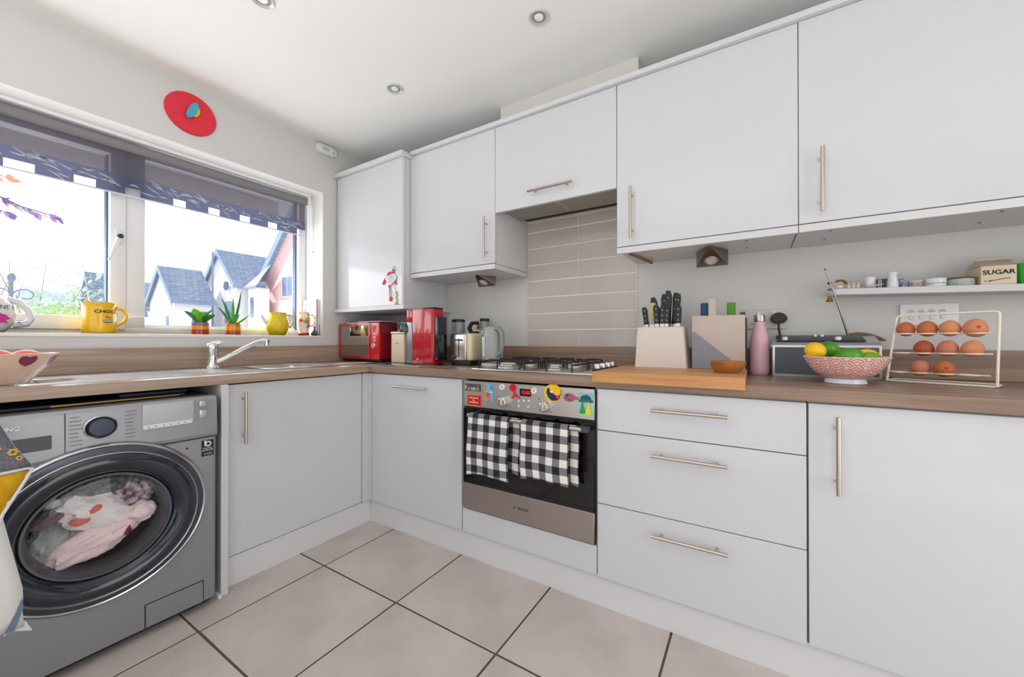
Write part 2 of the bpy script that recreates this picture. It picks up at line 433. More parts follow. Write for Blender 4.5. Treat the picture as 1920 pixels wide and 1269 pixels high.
# ================================================================== OUTSIDE
gr = M('driveway', (214, 214, 216), 0.9, var=(0.4, (196, 198, 202)))
g = struct(MB().box(-120, -60, -0.5, -0.31, 90, -0.35).build('ground', gr, smooth=False))
hw = M('house_render', (244, 244, 246), 0.9)
def slate(name, c1, c2, sc=(6, 6, 9)):
    if name in MC: return MC[name]
    m_ = bpy.data.materials.new(name); m_.use_nodes = True; nt = m_.node_tree; b = nt.nodes['Principled BSDF']
    tc = nt.nodes.new('ShaderNodeTexCoord'); br = nt.nodes.new('ShaderNodeTexBrick'); mp = nt.nodes.new('ShaderNodeMapping')
    mp.inputs['Rotation'].default_value = (0, 0, pi / 2) if False else (0, 0, 0)
    sp = nt.nodes.new('ShaderNodeSeparateXYZ'); cb = nt.nodes.new('ShaderNodeCombineXYZ')
    L = nt.links.new
    L(tc.outputs['Object'], sp.inputs[0])
    ad = nt.nodes.new('ShaderNodeMath'); ad.operation = 'ADD'; L(sp.outputs[0], ad.inputs[0]); L(sp.outputs[1], ad.inputs[1])
    L(ad.outputs[0], cb.inputs[0]); L(sp.outputs[2], cb.inputs[1]); L(cb.outputs[0], br.inputs[0])
    br.inputs['Color1'].default_value = rgb(*c1); br.inputs['Color2'].default_value = rgb(*c2)
    br.inputs['Mortar'].default_value = rgb(*[int(k * 0.8) for k in c1]) if sc[2] > 5 else rgb(226, 200, 196)
    br.inputs['Scale'].default_value = 1.0; br.inputs['Brick Width'].default_value = sc[0]; br.inputs['Row Height'].default_value = sc[1]; br.inputs['Mortar Size'].default_value = 0.015
    L(br.outputs[0], b.inputs['Base Color']); b.inputs['Roughness'].default_value = 0.8
    MC[name] = m_; return m_
slatem = slate('roof_slate', (128, 146, 172), (152, 168, 192), (0.35, 0.22, 9))  # slate tones lightened so the colour carries the outdoor haze
brickm = slate('house_brick', (228, 188, 188), (236, 202, 200), (0.5, 0.16, 1))  # brick red paled, outdoor glare put into the colour
vergem = M('verge_board', (130, 154, 186), 0.6)
winm = M('house_window_glass', (120, 140, 176), 0.15)

def house(label, xc, yg, ylen, halfw, ze, zr, wallmat, windows=(), zg=-0.35, eave=0.35, verge=0.22, name='house', rightfoot=None):
    """gable wall in the plane y=yg facing -y, ridge running towards +y; windows=(face,a,z0,b,z1)"""
    t = thing(name, label, 'house', (xc, yg + ylen / 2, zg))
    m = MB(); m.prism([(xc - halfw, zg), (xc + halfw, zg), (xc + halfw, ze), (xc, zr), (xc - halfw, ze)], 'y', yg, yg + ylen)
    m.build('wall', wallmat, t, True, False)
    sl = (zr - ze) / halfw; ov = eave; th = 0.16
    for s in (-1, 1):
        m = MB()
        m.prism([(xc, zr + 0.02), (xc + s * (halfw + ov), ze - sl * ov + 0.02), (xc + s * (halfw + ov), ze - sl * ov + 0.02 + th), (xc, zr + 0.02 + th)], 'y', yg - verge, yg + ylen + verge)
        m.build('roof_slope', slatem, t, True, False)
        m = MB()
        m.prism([(xc, zr - 0.22), (xc + s * (halfw + ov), ze - sl * ov - 0.22), (xc + s * (halfw + ov), ze - sl * ov + 0.22), (xc, zr + 0.22)], 'y', yg - verge - 0.05, yg - verge)
        m.build('verge_board', vergem, t, True, False)
        MB().box(xc + s * (halfw + ov), yg - verge, ze - sl * ov - .05, xc + s * (halfw + ov + .12), yg + ylen + verge, ze - sl * ov + .12).build('gutter', vergem, t, True, False)
    for (face, a0, z0, a1, z1) in windows:
        if face == 'y':
            f = MB().box(a0, yg - 0.06, z0, a1, yg + 0.02, z1).build('window', upvc, t, True, False)
            MB().box(a0 + .08, yg - 0.075, z0 + .08, (a0 + a1) / 2 - .04, yg - .055, z1 - .08).build('pane', winm, f, True, False)
            MB().box((a0 + a1) / 2 + .04, yg - 0.075, z0 + .08, a1 - .08, yg - .055, z1 - .08).build('pane', winm, f, True, False)
        else:
            xs = xc + halfw
            f = MB().box(xs - 0.02, a0, z0, xs + 0.06, a1, z1).build('window', upvc, t, True, False)
            MB().box(xs + .055, a0 + .08, z0 + .08, xs + .075, (a0 + a1) / 2 - .04, z1 - .08).build('pane', winm, f, True, False)
            MB().box(xs + .055, (a0 + a1) / 2 + .04, z0 + .08, xs + .075, a1 - .08, z1 - .08).build('pane', winm, f, True, False)
    return t
house('white rendered house with a low grey slate gable, left of the taller gable', -35.67, 8.93, 2.3, 2.45, 4.1, 6.5, hw,
      [('y', -34.6, 1.0, -33.9, 2.9), ('x', 9.9, 1.9, 11.0, 3.3)])
hb = house('tall white gabled house with grey slate roof in the middle of the row', -34.3, 12.15, 4.3, 2.95, 5.3, 8.2, hw,
      [('y', -33.2, 1.6, -31.9, 4.2), ('x', 13.9, 3.6, 15.0, 5.0)], eave=.18)
MB().cyl((-34.3, 11.7, -0.3), (-34.3, 11.7, 8.1), 0.07, n=8).build('downpipe', vergem, hb, True)
MB().cyl((-32.6, 12.0, 5.3), (-32.6, 11.9, 5.3), 0.35, n=16).build('satellite_dish', M('dish_grey', (90, 100, 130), 0.5), hb, True)
# brick house with a big gable at the right, its peak hidden behind the blind
hc = thing('brick_house', 'haze-paled brick gabled house at the right end of the row behind the glass', 'house', (-26, 17, -0.35))
m = MB(); m.prism([(-30.7, -0.35), (-20.5, -0.35), (-20.5, 6.2), (-25.6, 11.2), (-30.7, 6.2)], 'y', 14.0, 20.0); m.build('wall', brickm, hc, True, False)
m = MB(); m.prism([(-30.95, 5.75), (-25.6, 11.2), (-20, 5.5), (-20, 6.0), (-25.6, 11.7), (-30.95, 6.25)], 'y', 13.7, 20.3); m.build('roof', slatem, hc, True, False)
m = MB(); m.prism([(-30.95, 5.65), (-25.6, 11.1), (-25.6, 11.8), (-30.95, 6.35)], 'y', 13.6, 13.7); m.build('verge_board', vergem, hc, True, False)
for (x0, z0, x1, z1) in ((-28.3, 4.3, -26.8, 5.95), (-28.3, 0.9, -26.8, 2.9)):
    f = MB().box(x0, 13.94, z0, x1, 14.02, z1).build('window', upvc, hc, True, False)
    MB().box(x0 + .1, 13.92, z0 + .1, (x0 + x1) / 2 - .05, 13.945, z1 - .1).build('pane', winm, f, True, False)
    MB().box((x0 + x1) / 2 + .05, 13.92, z0 + .1, x1 - .1, 13.945, z1 - .1).build('pane', winm, f, True, False)
MB().box(-28.6, 13.9, 3.0, -26.2, 14.02, 4.1).build('white_panel', hw, hc, True, False)
# low link wing with pinkish tiled lean-to roof between the white and the brick house
hd_ = thing('link_wing', 'low white wing with pale tiled lean-to roof joining the brick house', 'house', (-30, 13, -0.35))
MB().box(-30.75, 12.7, -0.35, -29.3, 13.55, 5.0).build('wall', hw, hd_, True, False)
m = MB(); m.poly([(-30.9, 12.5, 5.15), (-29.1, 12.5, 5.15), (-29.1, 13.55, 6.9), (-30.9, 13.55, 5.9)]); m.poly([(-30.9, 12.5, 5.0), (-30.9, 13.55, 5.0), (-29.1, 13.55, 5.0), (-29.1, 12.5, 5.0)])
m.build('roof_slope', M('pink_tiles', (224, 196, 190), 0.8), hd_, True, False)
MB().box(-30.95, 12.42, 4.98, -29.05, 12.52, 5.16).build('gutter', vergem, hd_, True, False)
f = MB().box(-30.3, 12.64, 2.7, -29.7, 12.72, 4.4).build('window', upvc, hd_, True, False)
MB().box(-30.24, 12.62, 2.78, -29.76, 12.65, 4.32).build('pane', winm, f, True, False)
# far left houses
house('distant white house with blue slate roof behind the mullion', -43.5, 7.9, 3.2, 2.6, 3.8, 6.0, hw, [('y', -42.5, 1.0, -41.5, 2.4)])
house('distant slate roofed house seen beside the yellow mug', -35.5, 5.15, 2.2, 1.6, 3.2, 5.45, brickm)
house('far low house with grey gable roof above the garden shrubs', -60.0, 5.0, 3.0, 2.6, 4.6, 5.9, hw)

# shrub with leaves outside the left light
lm = {}
def leaf_mesh(name, L_, w_, col, rough=0.5):
    bm_ = bmesh.new(); n = 5; pts = []
    for i in range(n + 1):
        t = i / n; pts.append((L_ * t, w_ * sin(pi * min(t * 1.02, 1)) ** 0.8 * 0.5 if 0 < i < n else 0.0004))
    top = [bm_.verts.new((x, y, 0.15 * L_ * (x / L_) ** 2)) for x, y in pts]; mid = [bm_.verts.new((x, 0, 0.15 * L_ * (x / L_) ** 2 - 0.08 * w_)) for x, y in pts]
    bot = [bm_.verts.new((x, -y, 0.15 * L_ * (x / L_) ** 2)) for x, y in pts]
    for i in range(n):
        bm_.faces.new([top[i], top[i + 1], mid[i + 1], mid[i]]); bm_.faces.new([mid[i], mid[i + 1], bot[i + 1], bot[i]])
    me = bpy.data.meshes.new(name); bm_.to_mesh(me); bm_.free()
    me.materials.append(col); return me
def scatter_leaves(name, centre, rad, count, size, mat, parent, flat=1.0):
    m = MB(); rnd = random.Random(count)
    for i in range(count):
        d = Vector((rnd.gauss(0, 1), rnd.gauss(0, 1), rnd.gauss(0, 1))).normalized() * rnd.random() ** 0.45
        c = Vector(centre) + Vector((d.x * rad[0], d.y * rad[1], d.z * rad[2]))
        a = rnd.random() * 2 * pi; t = rnd.uniform(-.8, .8); s_ = size * rnd.uniform(.6, 1.3)
        u = Vector((cos(a) * cos(t), sin(a) * cos(t), sin(t))); v = u.cross(Vector((rnd.random(), rnd.random(), 1))).normalized()
        m.poly([c - u * s_, c - v * s_ * .22, c + u * s_, c + v * s_ * .22])
    o = m.build(name, mat, parent, True, False); stuff(o); return o
def leafmat(name, c, tr):
    m_ = bpy.data.materials.new(name); m_.use_nodes = True; nt = m_.node_tree; L = nt.links.new
    for n in list(nt.nodes): nt.nodes.remove(n)
    o = nt.nodes.new('ShaderNodeOutputMaterial'); d = nt.nodes.new('ShaderNodeBsdfDiffuse'); t = nt.nodes.new('ShaderNodeBsdfTranslucent'); mx = nt.nodes.new('ShaderNodeMixShader')
    d.inputs[0].default_value = rgb(*c); t.inputs[0].default_value = rgb(*tr); mx.inputs[0].default_value = 0.5
    L(d.outputs[0], mx.inputs[1]); L(t.outputs[0], mx.inputs[2]); L(mx.outputs[0], o.inputs[0]); return m_
gl1 = leafmat('leaf_green', (190, 214, 150), (214, 236, 150)); gl2 = leafmat('leaf_grey_green', (176, 196, 190), (196, 214, 190)); gl3 = leafmat('leaf_purple', (112, 104, 160), (150, 110, 170)); gl4 = leafmat('leaf_orange', (226, 140, 120), (250, 150, 120))  # shrub greens paled to hold the outdoor haze in their colour
sh = thing('garden_shrub', 'feathery green garden shrub outside the left window light', 'shrub', (-6.5, -0.9, -0.35))
scatter_leaves('foliage', (-6.6, -0.72, 1.22), (0.8, 0.62, 0.42), 2600, 0.06, gl1, sh)
scatter_leaves('foliage', (-6.3, -0.78, 1.35), (0.7, 0.7, 0.45), 1300, 0.055, gl2, sh)
m = MB()
for k in range(26):
    y0 = -0.75 + random.uniform(-.9, .9); x0 = -6.3 + random.uniform(-.5, .5); h = random.uniform(1.5, 2.35)
    pts = [(x0, y0, -.35), (x0 + random.uniform(-.2, .2), y0 + random.uniform(-.2, .2), h * .6), (x0 + random.uniform(-.4, .4), y0 + random.uniform(-.35, .35), h)]
    m.tube(pts, [0.012, .008, .003], 4)
m.build('stem', M('twig', (120, 110, 90), 0.8), sh, True)
scatter_leaves('foliage', (-6.2, -0.62, 1.75), (0.8, 0.75, 0.50), 260, 0.085, gl2, sh)
# copper beech like branch hanging in at the upper left: each leaf a part
br = thing('tree_branch', 'drooping branch with purple and orange leaves at the upper left of the window', 'branch', (-1.6, -1.9, 2.2))
stems = [[(-1.62, -2.35, 2.33), (-1.60, -2.0, 2.16), (-1.60, -1.80, 2.02), (-1.60, -1.60, 1.93), (-1.60, -1.45, 1.905)],
         [(-1.62, -2.3, 2.12), (-1.60, -2.0, 2.0), (-1.60, -1.80, 1.92), (-1.60, -1.64, 1.87)],
         [(-1.60, -2.0, 2.16), (-1.58, -1.85, 2.15), (-1.6, -1.66, 2.10)]]
for s_ in stems: MB().tube(s_, [0.006] + [0.004] * (len(s_) - 2) + [0.002], 6).build('twig', M('purple_twig', (86, 66, 96), 0.7), br, True)
lmp = leaf_mesh('leaf', 0.062, 0.034, gl3); lmo = leaf_mesh('leaf', 0.066, 0.040, gl4)
rnd = random.Random(5); WLb = WL[br.name]
for s_ in stems:
    for i in range(len(s_) - 1):
        for k in range(16 if i < len(s_) - 2 else 12):
            t = rnd.random(); p = Vector(s_[i]).lerp(Vector(s_[i + 1]), t)
            o = bpy.data.objects.new('leaf', lmo if (p.z > 2.0 and rnd.random() < .7) else lmp); COL.objects.link(o); o.parent = br
            o.location = p - WLb + Vector((rnd.uniform(-.05, .05), 0, 0)); o.rotation_euler = (rnd.uniform(-1.2, 1.2), rnd.uniform(.2, 1.3), rnd.uniform(-1.3, 1.3) + pi / 2)
            o.scale = [rnd.uniform(.7, 1.05)] * 3
# iron plant hook in the garden
iron = M('garden_iron', (92, 108, 140), 0.5)
hk = thing('garden_hook', 'blue grey wrought iron garden hook with a finial and curled arm', 'hook', (-2.2, -1.58, -0.35))
m = MB(); m.cyl((-2.2, -1.58, -.35), (-2.2, -1.58, 1.49), .010, n=8); m.build('pole', iron, hk, True)
MB().ball((-2.2, -1.58, 1.52), (.022, .022, .035), 10, 8).build('finial', iron, hk, True)
sp_ = [(-2.2, -1.58, 1.36)] + [(-2.2, -1.515 + 0.06 * (1 - k * .045) * cos(pi - k * .42), 1.395 + .05 * (1 - k * .04) * sin(pi - k * .42)) for k in range(14)]
MB().tube(sp_, .005, 6).build('arm', iron, hk, True)
MB().tube([(-2.2, -3.16 - p[1], p[2]) for p in sp_], .005, 6).build('arm', iron, hk, True)

# ================================================================== BLIND
bl = thing('roller_blind', 'grey patterned roller blind rolled part way down over the window', 'blind', (-0.13, -1.5, 2.03))
BY1, BY0 = -0.548, -2.68
MB().cyl((-0.13, BY0, 2.004), (-0.13, BY1, 2.004), 0.0235, n=24).build('roller', M('blind_roll', (132, 128, 132), 0.85), bl, True)
m = MB(); m.box(-0.15, BY1 - .002, 1.985, -0.10, BY1 + .012, OZ1 - .006, .003); m.box(-.15, BY0 - .012, 1.985, -.10, BY0, OZ1 - .006, .003)
m.build('bracket', white, bl, True)
MB().box(-0.175, BY0, OZ1 - .022, -0.095, BY1 + .012, OZ1 - .0045, .003).build('head_rail', upvc, bl, True)
fx = -0.152
MB().box(fx - .0004, BY0, 1.866, fx + .0004, BY1 + 0.004, 2.004).build('sheer_panel', sheer('blind_sheer', (112, 108, 120), 0.62, .3), bl, True, False)
# dense band with rectangular cut-outs along its lower edge and curved slits
ZB0, ZB1 = 1.768, 1.866
band = sheer('blind_band', (126, 130, 154), 0.88, .68)
cuts = []
for (u0, u1) in ((-1.8165, -1.733), (-1.620, -1.550), (-1.449, -1.393), (-1.262, -1.208), (-1.105, -1.050), (-.945, -.890), (-.785, -.730), (-.60, -.5475)): cuts.append((u0, u1))
k = -2.0
while k > BY0 + .05:
    cuts.insert(0, (k - .083, k)); k -= .19
m = MB(); y = BY0; zc0, zc1 = 1.778, 1.812
m.box(fx - .0006, BY0, zc1, fx + .0006, BY1 + .004, ZB1)
for (c0, c1) in cuts:
    m.box(fx - .0006, y, ZB0, fx + .0006, c0, zc1); y = c1
m.build('patterned_band', band, bl, True, False)
MB().cyl((fx, BY0, 1.772), (fx, BY1 + .004, 1.772), 0.0042, n=8).build('bottom_rod', M('rod_clear', (200, 204, 214), 0.3), bl, True)
# curved pale slits of the pattern: pale colour stands in for light through them
m = MB(); rnd = random.Random(11)
def stroke(m, y, z, ln, ang, bend, wd=.0028):
    pts = []
    for i in range(7):
        t = i / 6 - .5
        pts.append((y + t * ln * cos(ang) - bend * (t * t) * sin(ang), z + t * ln * sin(ang) + bend * t * t * cos(ang), wd * (1 - (2 * t) ** 2) + .0003))
    for i in range(6):
        a, b = pts[i], pts[i + 1]
        m.poly([(fx + .0010, a[0], a[1] - a[2]), (fx + .0010, b[0], b[1] - b[2]), (fx + .0010, b[0], b[1] + b[2]), (fx + .0010, a[0], a[1] + a[2])])
y = BY0 + .03
while y < BY1 - .02:
    z = rnd.uniform(1.785, 1.855)
    inside = any(c0 - .03 < y < c1 + .03 for c0, c1 in cuts) and z < 1.825
    if not inside: stroke(m, y, z, rnd.uniform(.035, .075), rnd.uniform(-.75, .2), rnd.uniform(-.03, .03))
    y += rnd.uniform(.007, .018)
stuff(m.build('slit_pattern', leafmat('blind_slit', (235, 238, 246), (250, 250, 255)), bl, True, False))
ch = thing('blind_chain', 'looped white bead chain hanging at the right reveal of the window', 'chain', (-0.08, -0.53, 2.02))
for i, dy in enumerate((0.0, 0.0)):
    x0 = -0.135 + i * 0.050
    MB().tube([(x0, -.522, 2.01), (x0, -.522, 1.45)], .0018, 6).build('strand', M('chain_white', (196, 190, 182), .5), ch, True)
MB().tube(hook_arc((-.11, -.522, 1.45), .025, pi, 2 * pi, 10), .0018, 6).build('loop', M('chain_white'), ch, True)
MB().ball((-.085, -.522, 1.66), .005, 8, 6).build('connector', M('connector_grey', (120, 118, 116), .5), ch, True)

# ================================================================== WALL AND CEILING THINGS
def disc(c, r, t, ax='x', n=40, sa=1.0): return MB().lathe_axis([(r * .001, 0), (r, 0), (r, t * .6), (r * .97, t), (r * .001, t)], c, ax, n, sa, 1)
ck = thing('wall_clock', 'round red disc wall clock above the window', 'clock', (0.001, -1.238, 2.229))
disc((0.001, -1.238, 2.2275), 0.1045, 0.012, sa=1.05).build('face', M('clock_red', (222, 44, 62), .6), ck, True)
def blade(y, z, L_, w_, a, x, name, mat):
    m = MB(); pts = []
    for i in range(16):
        t = 2 * pi * i / 16; p = (cos(t) * L_ / 2, sin(t) * w_ / 2)
        pts.append((y + p[0] * cos(a) - p[1] * sin(a), z + p[0] * sin(a) + p[1] * cos(a)))
    m.prism(pts, 'x', x, x + .006); m.build(name, mat, ck, True)
blade(-1.222, 2.240, .060, .030, radians(70), .016, 'hand', M('hand_yellow', (226, 196, 40), .5))
blade(-1.240, 2.240, .098, .036, radians(66), .024, 'hand', M('hand_blue', (70, 168, 196), .5))
sn = thing('alarm_sensor', 'small white oval alarm on the wall beside the ceiling corner', 'alarm', (0.001, -.495, 2.347))
m = MB(); pts = []
for i in range(28):
    a = 2 * pi * i / 28; hx = .044 if cos(a) > 0 else -.044
    pts.append((-.495 + hx + .030 * cos(a), 2.345 + .030 * sin(a)))
m.prism(pts, 'x', 0.001, .030, .006); m.build('housing', white, sn, True)
MB().lathe_axis([(.0001, 0), (.006, 0), (.006, .003), (.0001, .003)], (.0305, -.45, 2.337), 'x', 12).build('lamp_dot', M('grey_dot', (170, 170, 170), .4), sn, True)
m = MB(); [m.box(.0305, -.53 + i * .010, 2.333, .0325, -.526 + i * .010, 2.357) for i in range(5)]
m.build('vent', M('grey_dot'), sn, True)
lbls = ('round chrome rimmed ceiling downlight above the hob', 'small recessed downlight near the corner of the ceiling', 'recessed downlight cut by the top edge above the window side')
for i, (x, y) in enumerate(((1.733, -.656), (.873, -.655), (.857, -1.299))):
    d = thing('ceiling_downlight', lbls[i], 'downlight', (x, y, ZC), 0, 'recessed ceiling downlights')
    MB().lathe([(.030, -.002), (.040, -.0065), (.0405, -.003), (.0405, -.0005), (.030, -.0005)], (0, 0, 0), 32, closed=True).build('bezel', M('bezel_white', (206, 206, 206), .3, .3), d)
    MB().lathe([(.0001, -.001), (.030, -.001)], (0, 0, 0), 24).build('recess', M('recess_grey', (150, 150, 152), .5), d)
    MB().lathe([(.0001, -.006), (.016, -.005), (.019, -.0015)], (0, 0, 0), 20).build('bulb', M('bulb_face', (236, 236, 238), .2), d)

# ================================================================== BASE CABINETS
def hbar_y(mparent, x0, x1, z, yf, name='handle'):
    """horizontal bar handle on a front facing -y"""
    m = MB(); m.cyl((x0, yf - .032, z), (x1, yf - .032, z), .0062, n=12)
    for xx in (x0 + .032, x1 - .032): m.cyl((xx, yf, z), (xx, yf - .032, z), .0048, n=10)
    return m.build(name, nickel, mparent, True)
def vbar_y(mparent, x, z0, z1, yf):
    m = MB(); m.cyl((x, yf - .032, z0), (x, yf - .032, z1), .0062, n=12)
    for zz in (z0 + .035, z1 - .035): m.cyl((x, yf, zz), (x, yf - .032, zz), .0048, n=10)
    return m.build('handle', nickel, mparent, True)
FY = -.590; FT = .018; DB, DT = .132, .8646
def carcass_y(t, x0, x1, z0=DB, z1=DT + .006, yb=-.03, yf=FY + FT + .002):
    m = MB(); th = .016
    m.box(x0, yf, z0, x0 + th, yb, z1); m.box(x1 - th, yf, z0, x1, yb, z1); m.box(x0 + th, yf, z0, x1 - th, yb, z0 + th); m.box(x0 + th, yb - .01, z0 + th, x1 - th, yb, z1); m.box(x0 + th, yf, z1 - th, x1 - th, yb - .01, z1)
    return m.build('carcass', satin, t, True, False)
def door_y(t, x0, x1, z0, z1, name='door', yf=FY):
    return MB().box(x0, yf, z0, x1, yf + FT, z1, .0012, 1).build(name, gloss, t, True)

c = thing('base_cabinet', 'narrow white base cabinet beside the corner with a bar handle near its top', 'cabinet', (.94, -.3, DB))
carcass_y(c, .6155, 1.2755); d = door_y(c, .6155, 1.2745, DB, DT); hbar_y(d, .822, 1.068, .8045, FY)
c = thing('corner_post', 'white L-shaped filler post in the inside corner of the base units', 'filler', (.59, -.61, DB))
m = MB(); m.prism([(.566, -.6345), (.5845, -.6345), (.5845, -.592), (.6125, -.592), (.6125, -.574), (.566, -.574)], 'z', DB, DT); m.build('panel', gloss, c, True, False)

c = thing('drawer_unit', 'white three-drawer base unit right of the oven', 'drawer unit', (2.286, -.3, DB))
carcass_y(c, 1.957, 2.6165)
for z0, z1, hz in ((.7045, DT, .803), (.4175, .7015, .6405), (DB - .004, .4145, .354)):
    d = door_y(c, 1.957, 2.6165, z0, z1, 'drawer'); hbar_y(d, 2.1655, 2.4072, hz, FY)
c = thing('base_cabinet', 'white base cabinet with an upright bar handle right of the drawers', 'cabinet', (2.96, -.3, DB))
carcass_y(c, 2.6205, 3.32); d = door_y(c, 2.6215, 3.32, DB, DT); vbar_y(d, 2.6875, .607, .833, FY)
c = thing('base_cabinet', 'white base cabinet at the far right end of the worktop', 'cabinet', (3.62, -.3, DB))
carcass_y(c, 3.324, 3.92); d = door_y(c, 3.324, 3.92, DB, DT)
c = thing('oven_housing', 'white oven housing with a plain panel below the oven', 'cabinet', (1.614, -.3, DB))
m = MB(); m.box(1.2765, FY + FT + .002, DB, 1.287, -.03, DT + .006); m.box(1.942, FY + FT + .002, DB, 1.956, -.03, DT + .006); m.box(1.287, FY + FT + .002, .225, 1.942, -.03, .244)
m.build('carcass', satin, c, True, False)
door_y(c, 1.279, 1.9535, DB, .2445, 'panel')

# sink cabinet on the left run, facing +x
FX = .583
c = thing('sink_cabinet', 'white cabinet under the sink with an upright bar handle', 'cabinet', (.3, -.97, DB))
m = MB(); x1 = FX - FT - .002
m.box(.03, -1.309, DB, x1, -1.295, DT + .006); m.box(.03, -.652, DB, x1, -.638, DT + .006); m.box(.03, -1.295, DB, x1, -.652, DB + .016); m.box(.03, -1.295, DB + .016, .04, -.652, DT)
m.build('carcass', satin, c, True, False)
d = MB().box(FX - FT, -1.3035, DB, FX, -.6385, DT, .0012, 1).build('door', gloss, c, True)
m = MB(); m.cyl((FX + .032, -1.246, .606), (FX + .032, -1.246, .833), .0062, n=12)
for zz in (.64, .80): m.cyl((FX, -1.246, zz), (FX + .032, -1.246, zz), .0048, n=10)
m.build('handle', nickel, d, True)
e = thing('end_panel', 'white end panel between washing machine and sink cabinet', 'panel', (.3, -1.327, 0))
MB().box(.02, -1.341, .001, .622, -1.3145, WB - .001, .001, 1).build('board', satin, e, True)
m = MB(); m.box(.575, -1.352, .001, .632, -1.3415, .016, .002); m.build('foot_clip', white, e, True)
# plinths
struct(MB().box(.575, -.569 + 0, 0.0005, RX - .3, -.551, .126).build('baseboard_back', M('plinth_white', (216, 216, 217), .4), smooth=False))
struct(MB().box(.557, -1.313, 0.0005, .5745, -.5695, .126).build('baseboard_left', M('plinth_white'), smooth=False))

# ================================================================== WORKTOP
t = thing('worktop', 'wood effect worktop running round the corner under everything', 'worktop', (1.5, -.3, WB))
MB().box(.001, -3.0, WB, .607, -.6105, WT, .003).build('left_slab', wt_y, t, True)
MB().box(.001, -.6097, WB, 3.95, -.001, WT, .004).build('back_slab', wt_x, t, True)
MB().box(.607, -.6115, WB + .002, .609, -.59, WT - .002).build('joint', M('joint_strip', (150, 122, 100), .5), t, True)
u = thing('upstand', 'wood effect upstand strip along both walls above the worktop', 'upstand', (1.5, -.01, WT))
MB().box(.0195, -.0185, WT + .0005, 3.95, -.001, 1.0193, .0015, 1).build('strip', wt_x, u, True)
MB().box(.001, -3.0, WT + .0005, .0185, -.001, 1.0193, .0015, 1).build('strip', wt_y, u, True)

# splashback tiles
sb = thing('tile_splashback', 'taupe gloss tiled splashback behind the hob', 'splashback', (1.64, -.002, 1.0193))
MB().box(1.3148, -.006, 1.0195, 1.9647, -.001, 1.765).build('grout', M('pale_grout', (246, 238, 226), .8), sb, True, False)
tlm = M('taupe_gloss_tile', (194, 184, 178), .12, coat=.4)
first = None
for j in range(8):
    for i in range(2):
        x0 = 1.3168 + i * .3235; z0 = 1.0225 + j * .0975; h = .0915 if j < 7 else .055
        if first is None or j == 7:
            o = MB().box(0, 0, 0, .3195, .0045, h, .0012, 1).build('tile', tlm, sb)
            if j < 7: first = o
        else:
            o = first.copy(); COL.objects.link(o); o.parent = sb
        o.location = Vector((x0, -.0095, z0)) - WL[sb.name]

# ================================================================== WALL CABINETS
UY = -.352; UT = .018; UB, UTOP = 1.4675, 2.1925
def wall_carcass(t, x0, x1, z0, z1, yb=-.003, open_bottom=False, yf=UY + UT + .002):
    m = MB(); th = .016
    m.box(x0, yf, z0, x0 + th, yb, z1); m.box(x1 - th, yf, z0, x1, yb, z1); m.box(x0 + th, yf, z1 - th, x1 - th, yb, z1); m.box(x0 + th, yb - .01, z0 + th, x1 - th, yb, z1 - th)
    if not open_bottom: m.box(x0 + th, yf, z0, x1 - th, yb, z0 + th)
    return m.build('carcass', satin, t, True, False)
def wall_door(t, x0, x1, z0, z1, yf=UY): return MB().box(x0, yf, z0, x1, yf + UT, z1, .0012, 1).build('door', gloss, t, True)

c = thing('boiler_cabinet', 'deep white wall cabinet in the corner beside the window', 'cabinet', (.34, -.2, 1.2725))
wall_carcass(c, .0145, .667, 1.2745, 2.178, yf=-.3895); wall_door(c, .0145, .6585, 1.2735, 2.1765, -.4095)
MB().box(.6595, -.408, 1.2735, .668, -.392, 2.1765).build('edge_strip', satin, c, True)
MB().box(.002, -.4255, 1.2445, .690, -.003, 1.272, .002, 1).build('base_trim', satin, c, True)
m = MB(); m.box(.002, -.436, 2.1785, .6845, -.003, 2.206, .003, 1); m.build('cornice', satin, c, True)

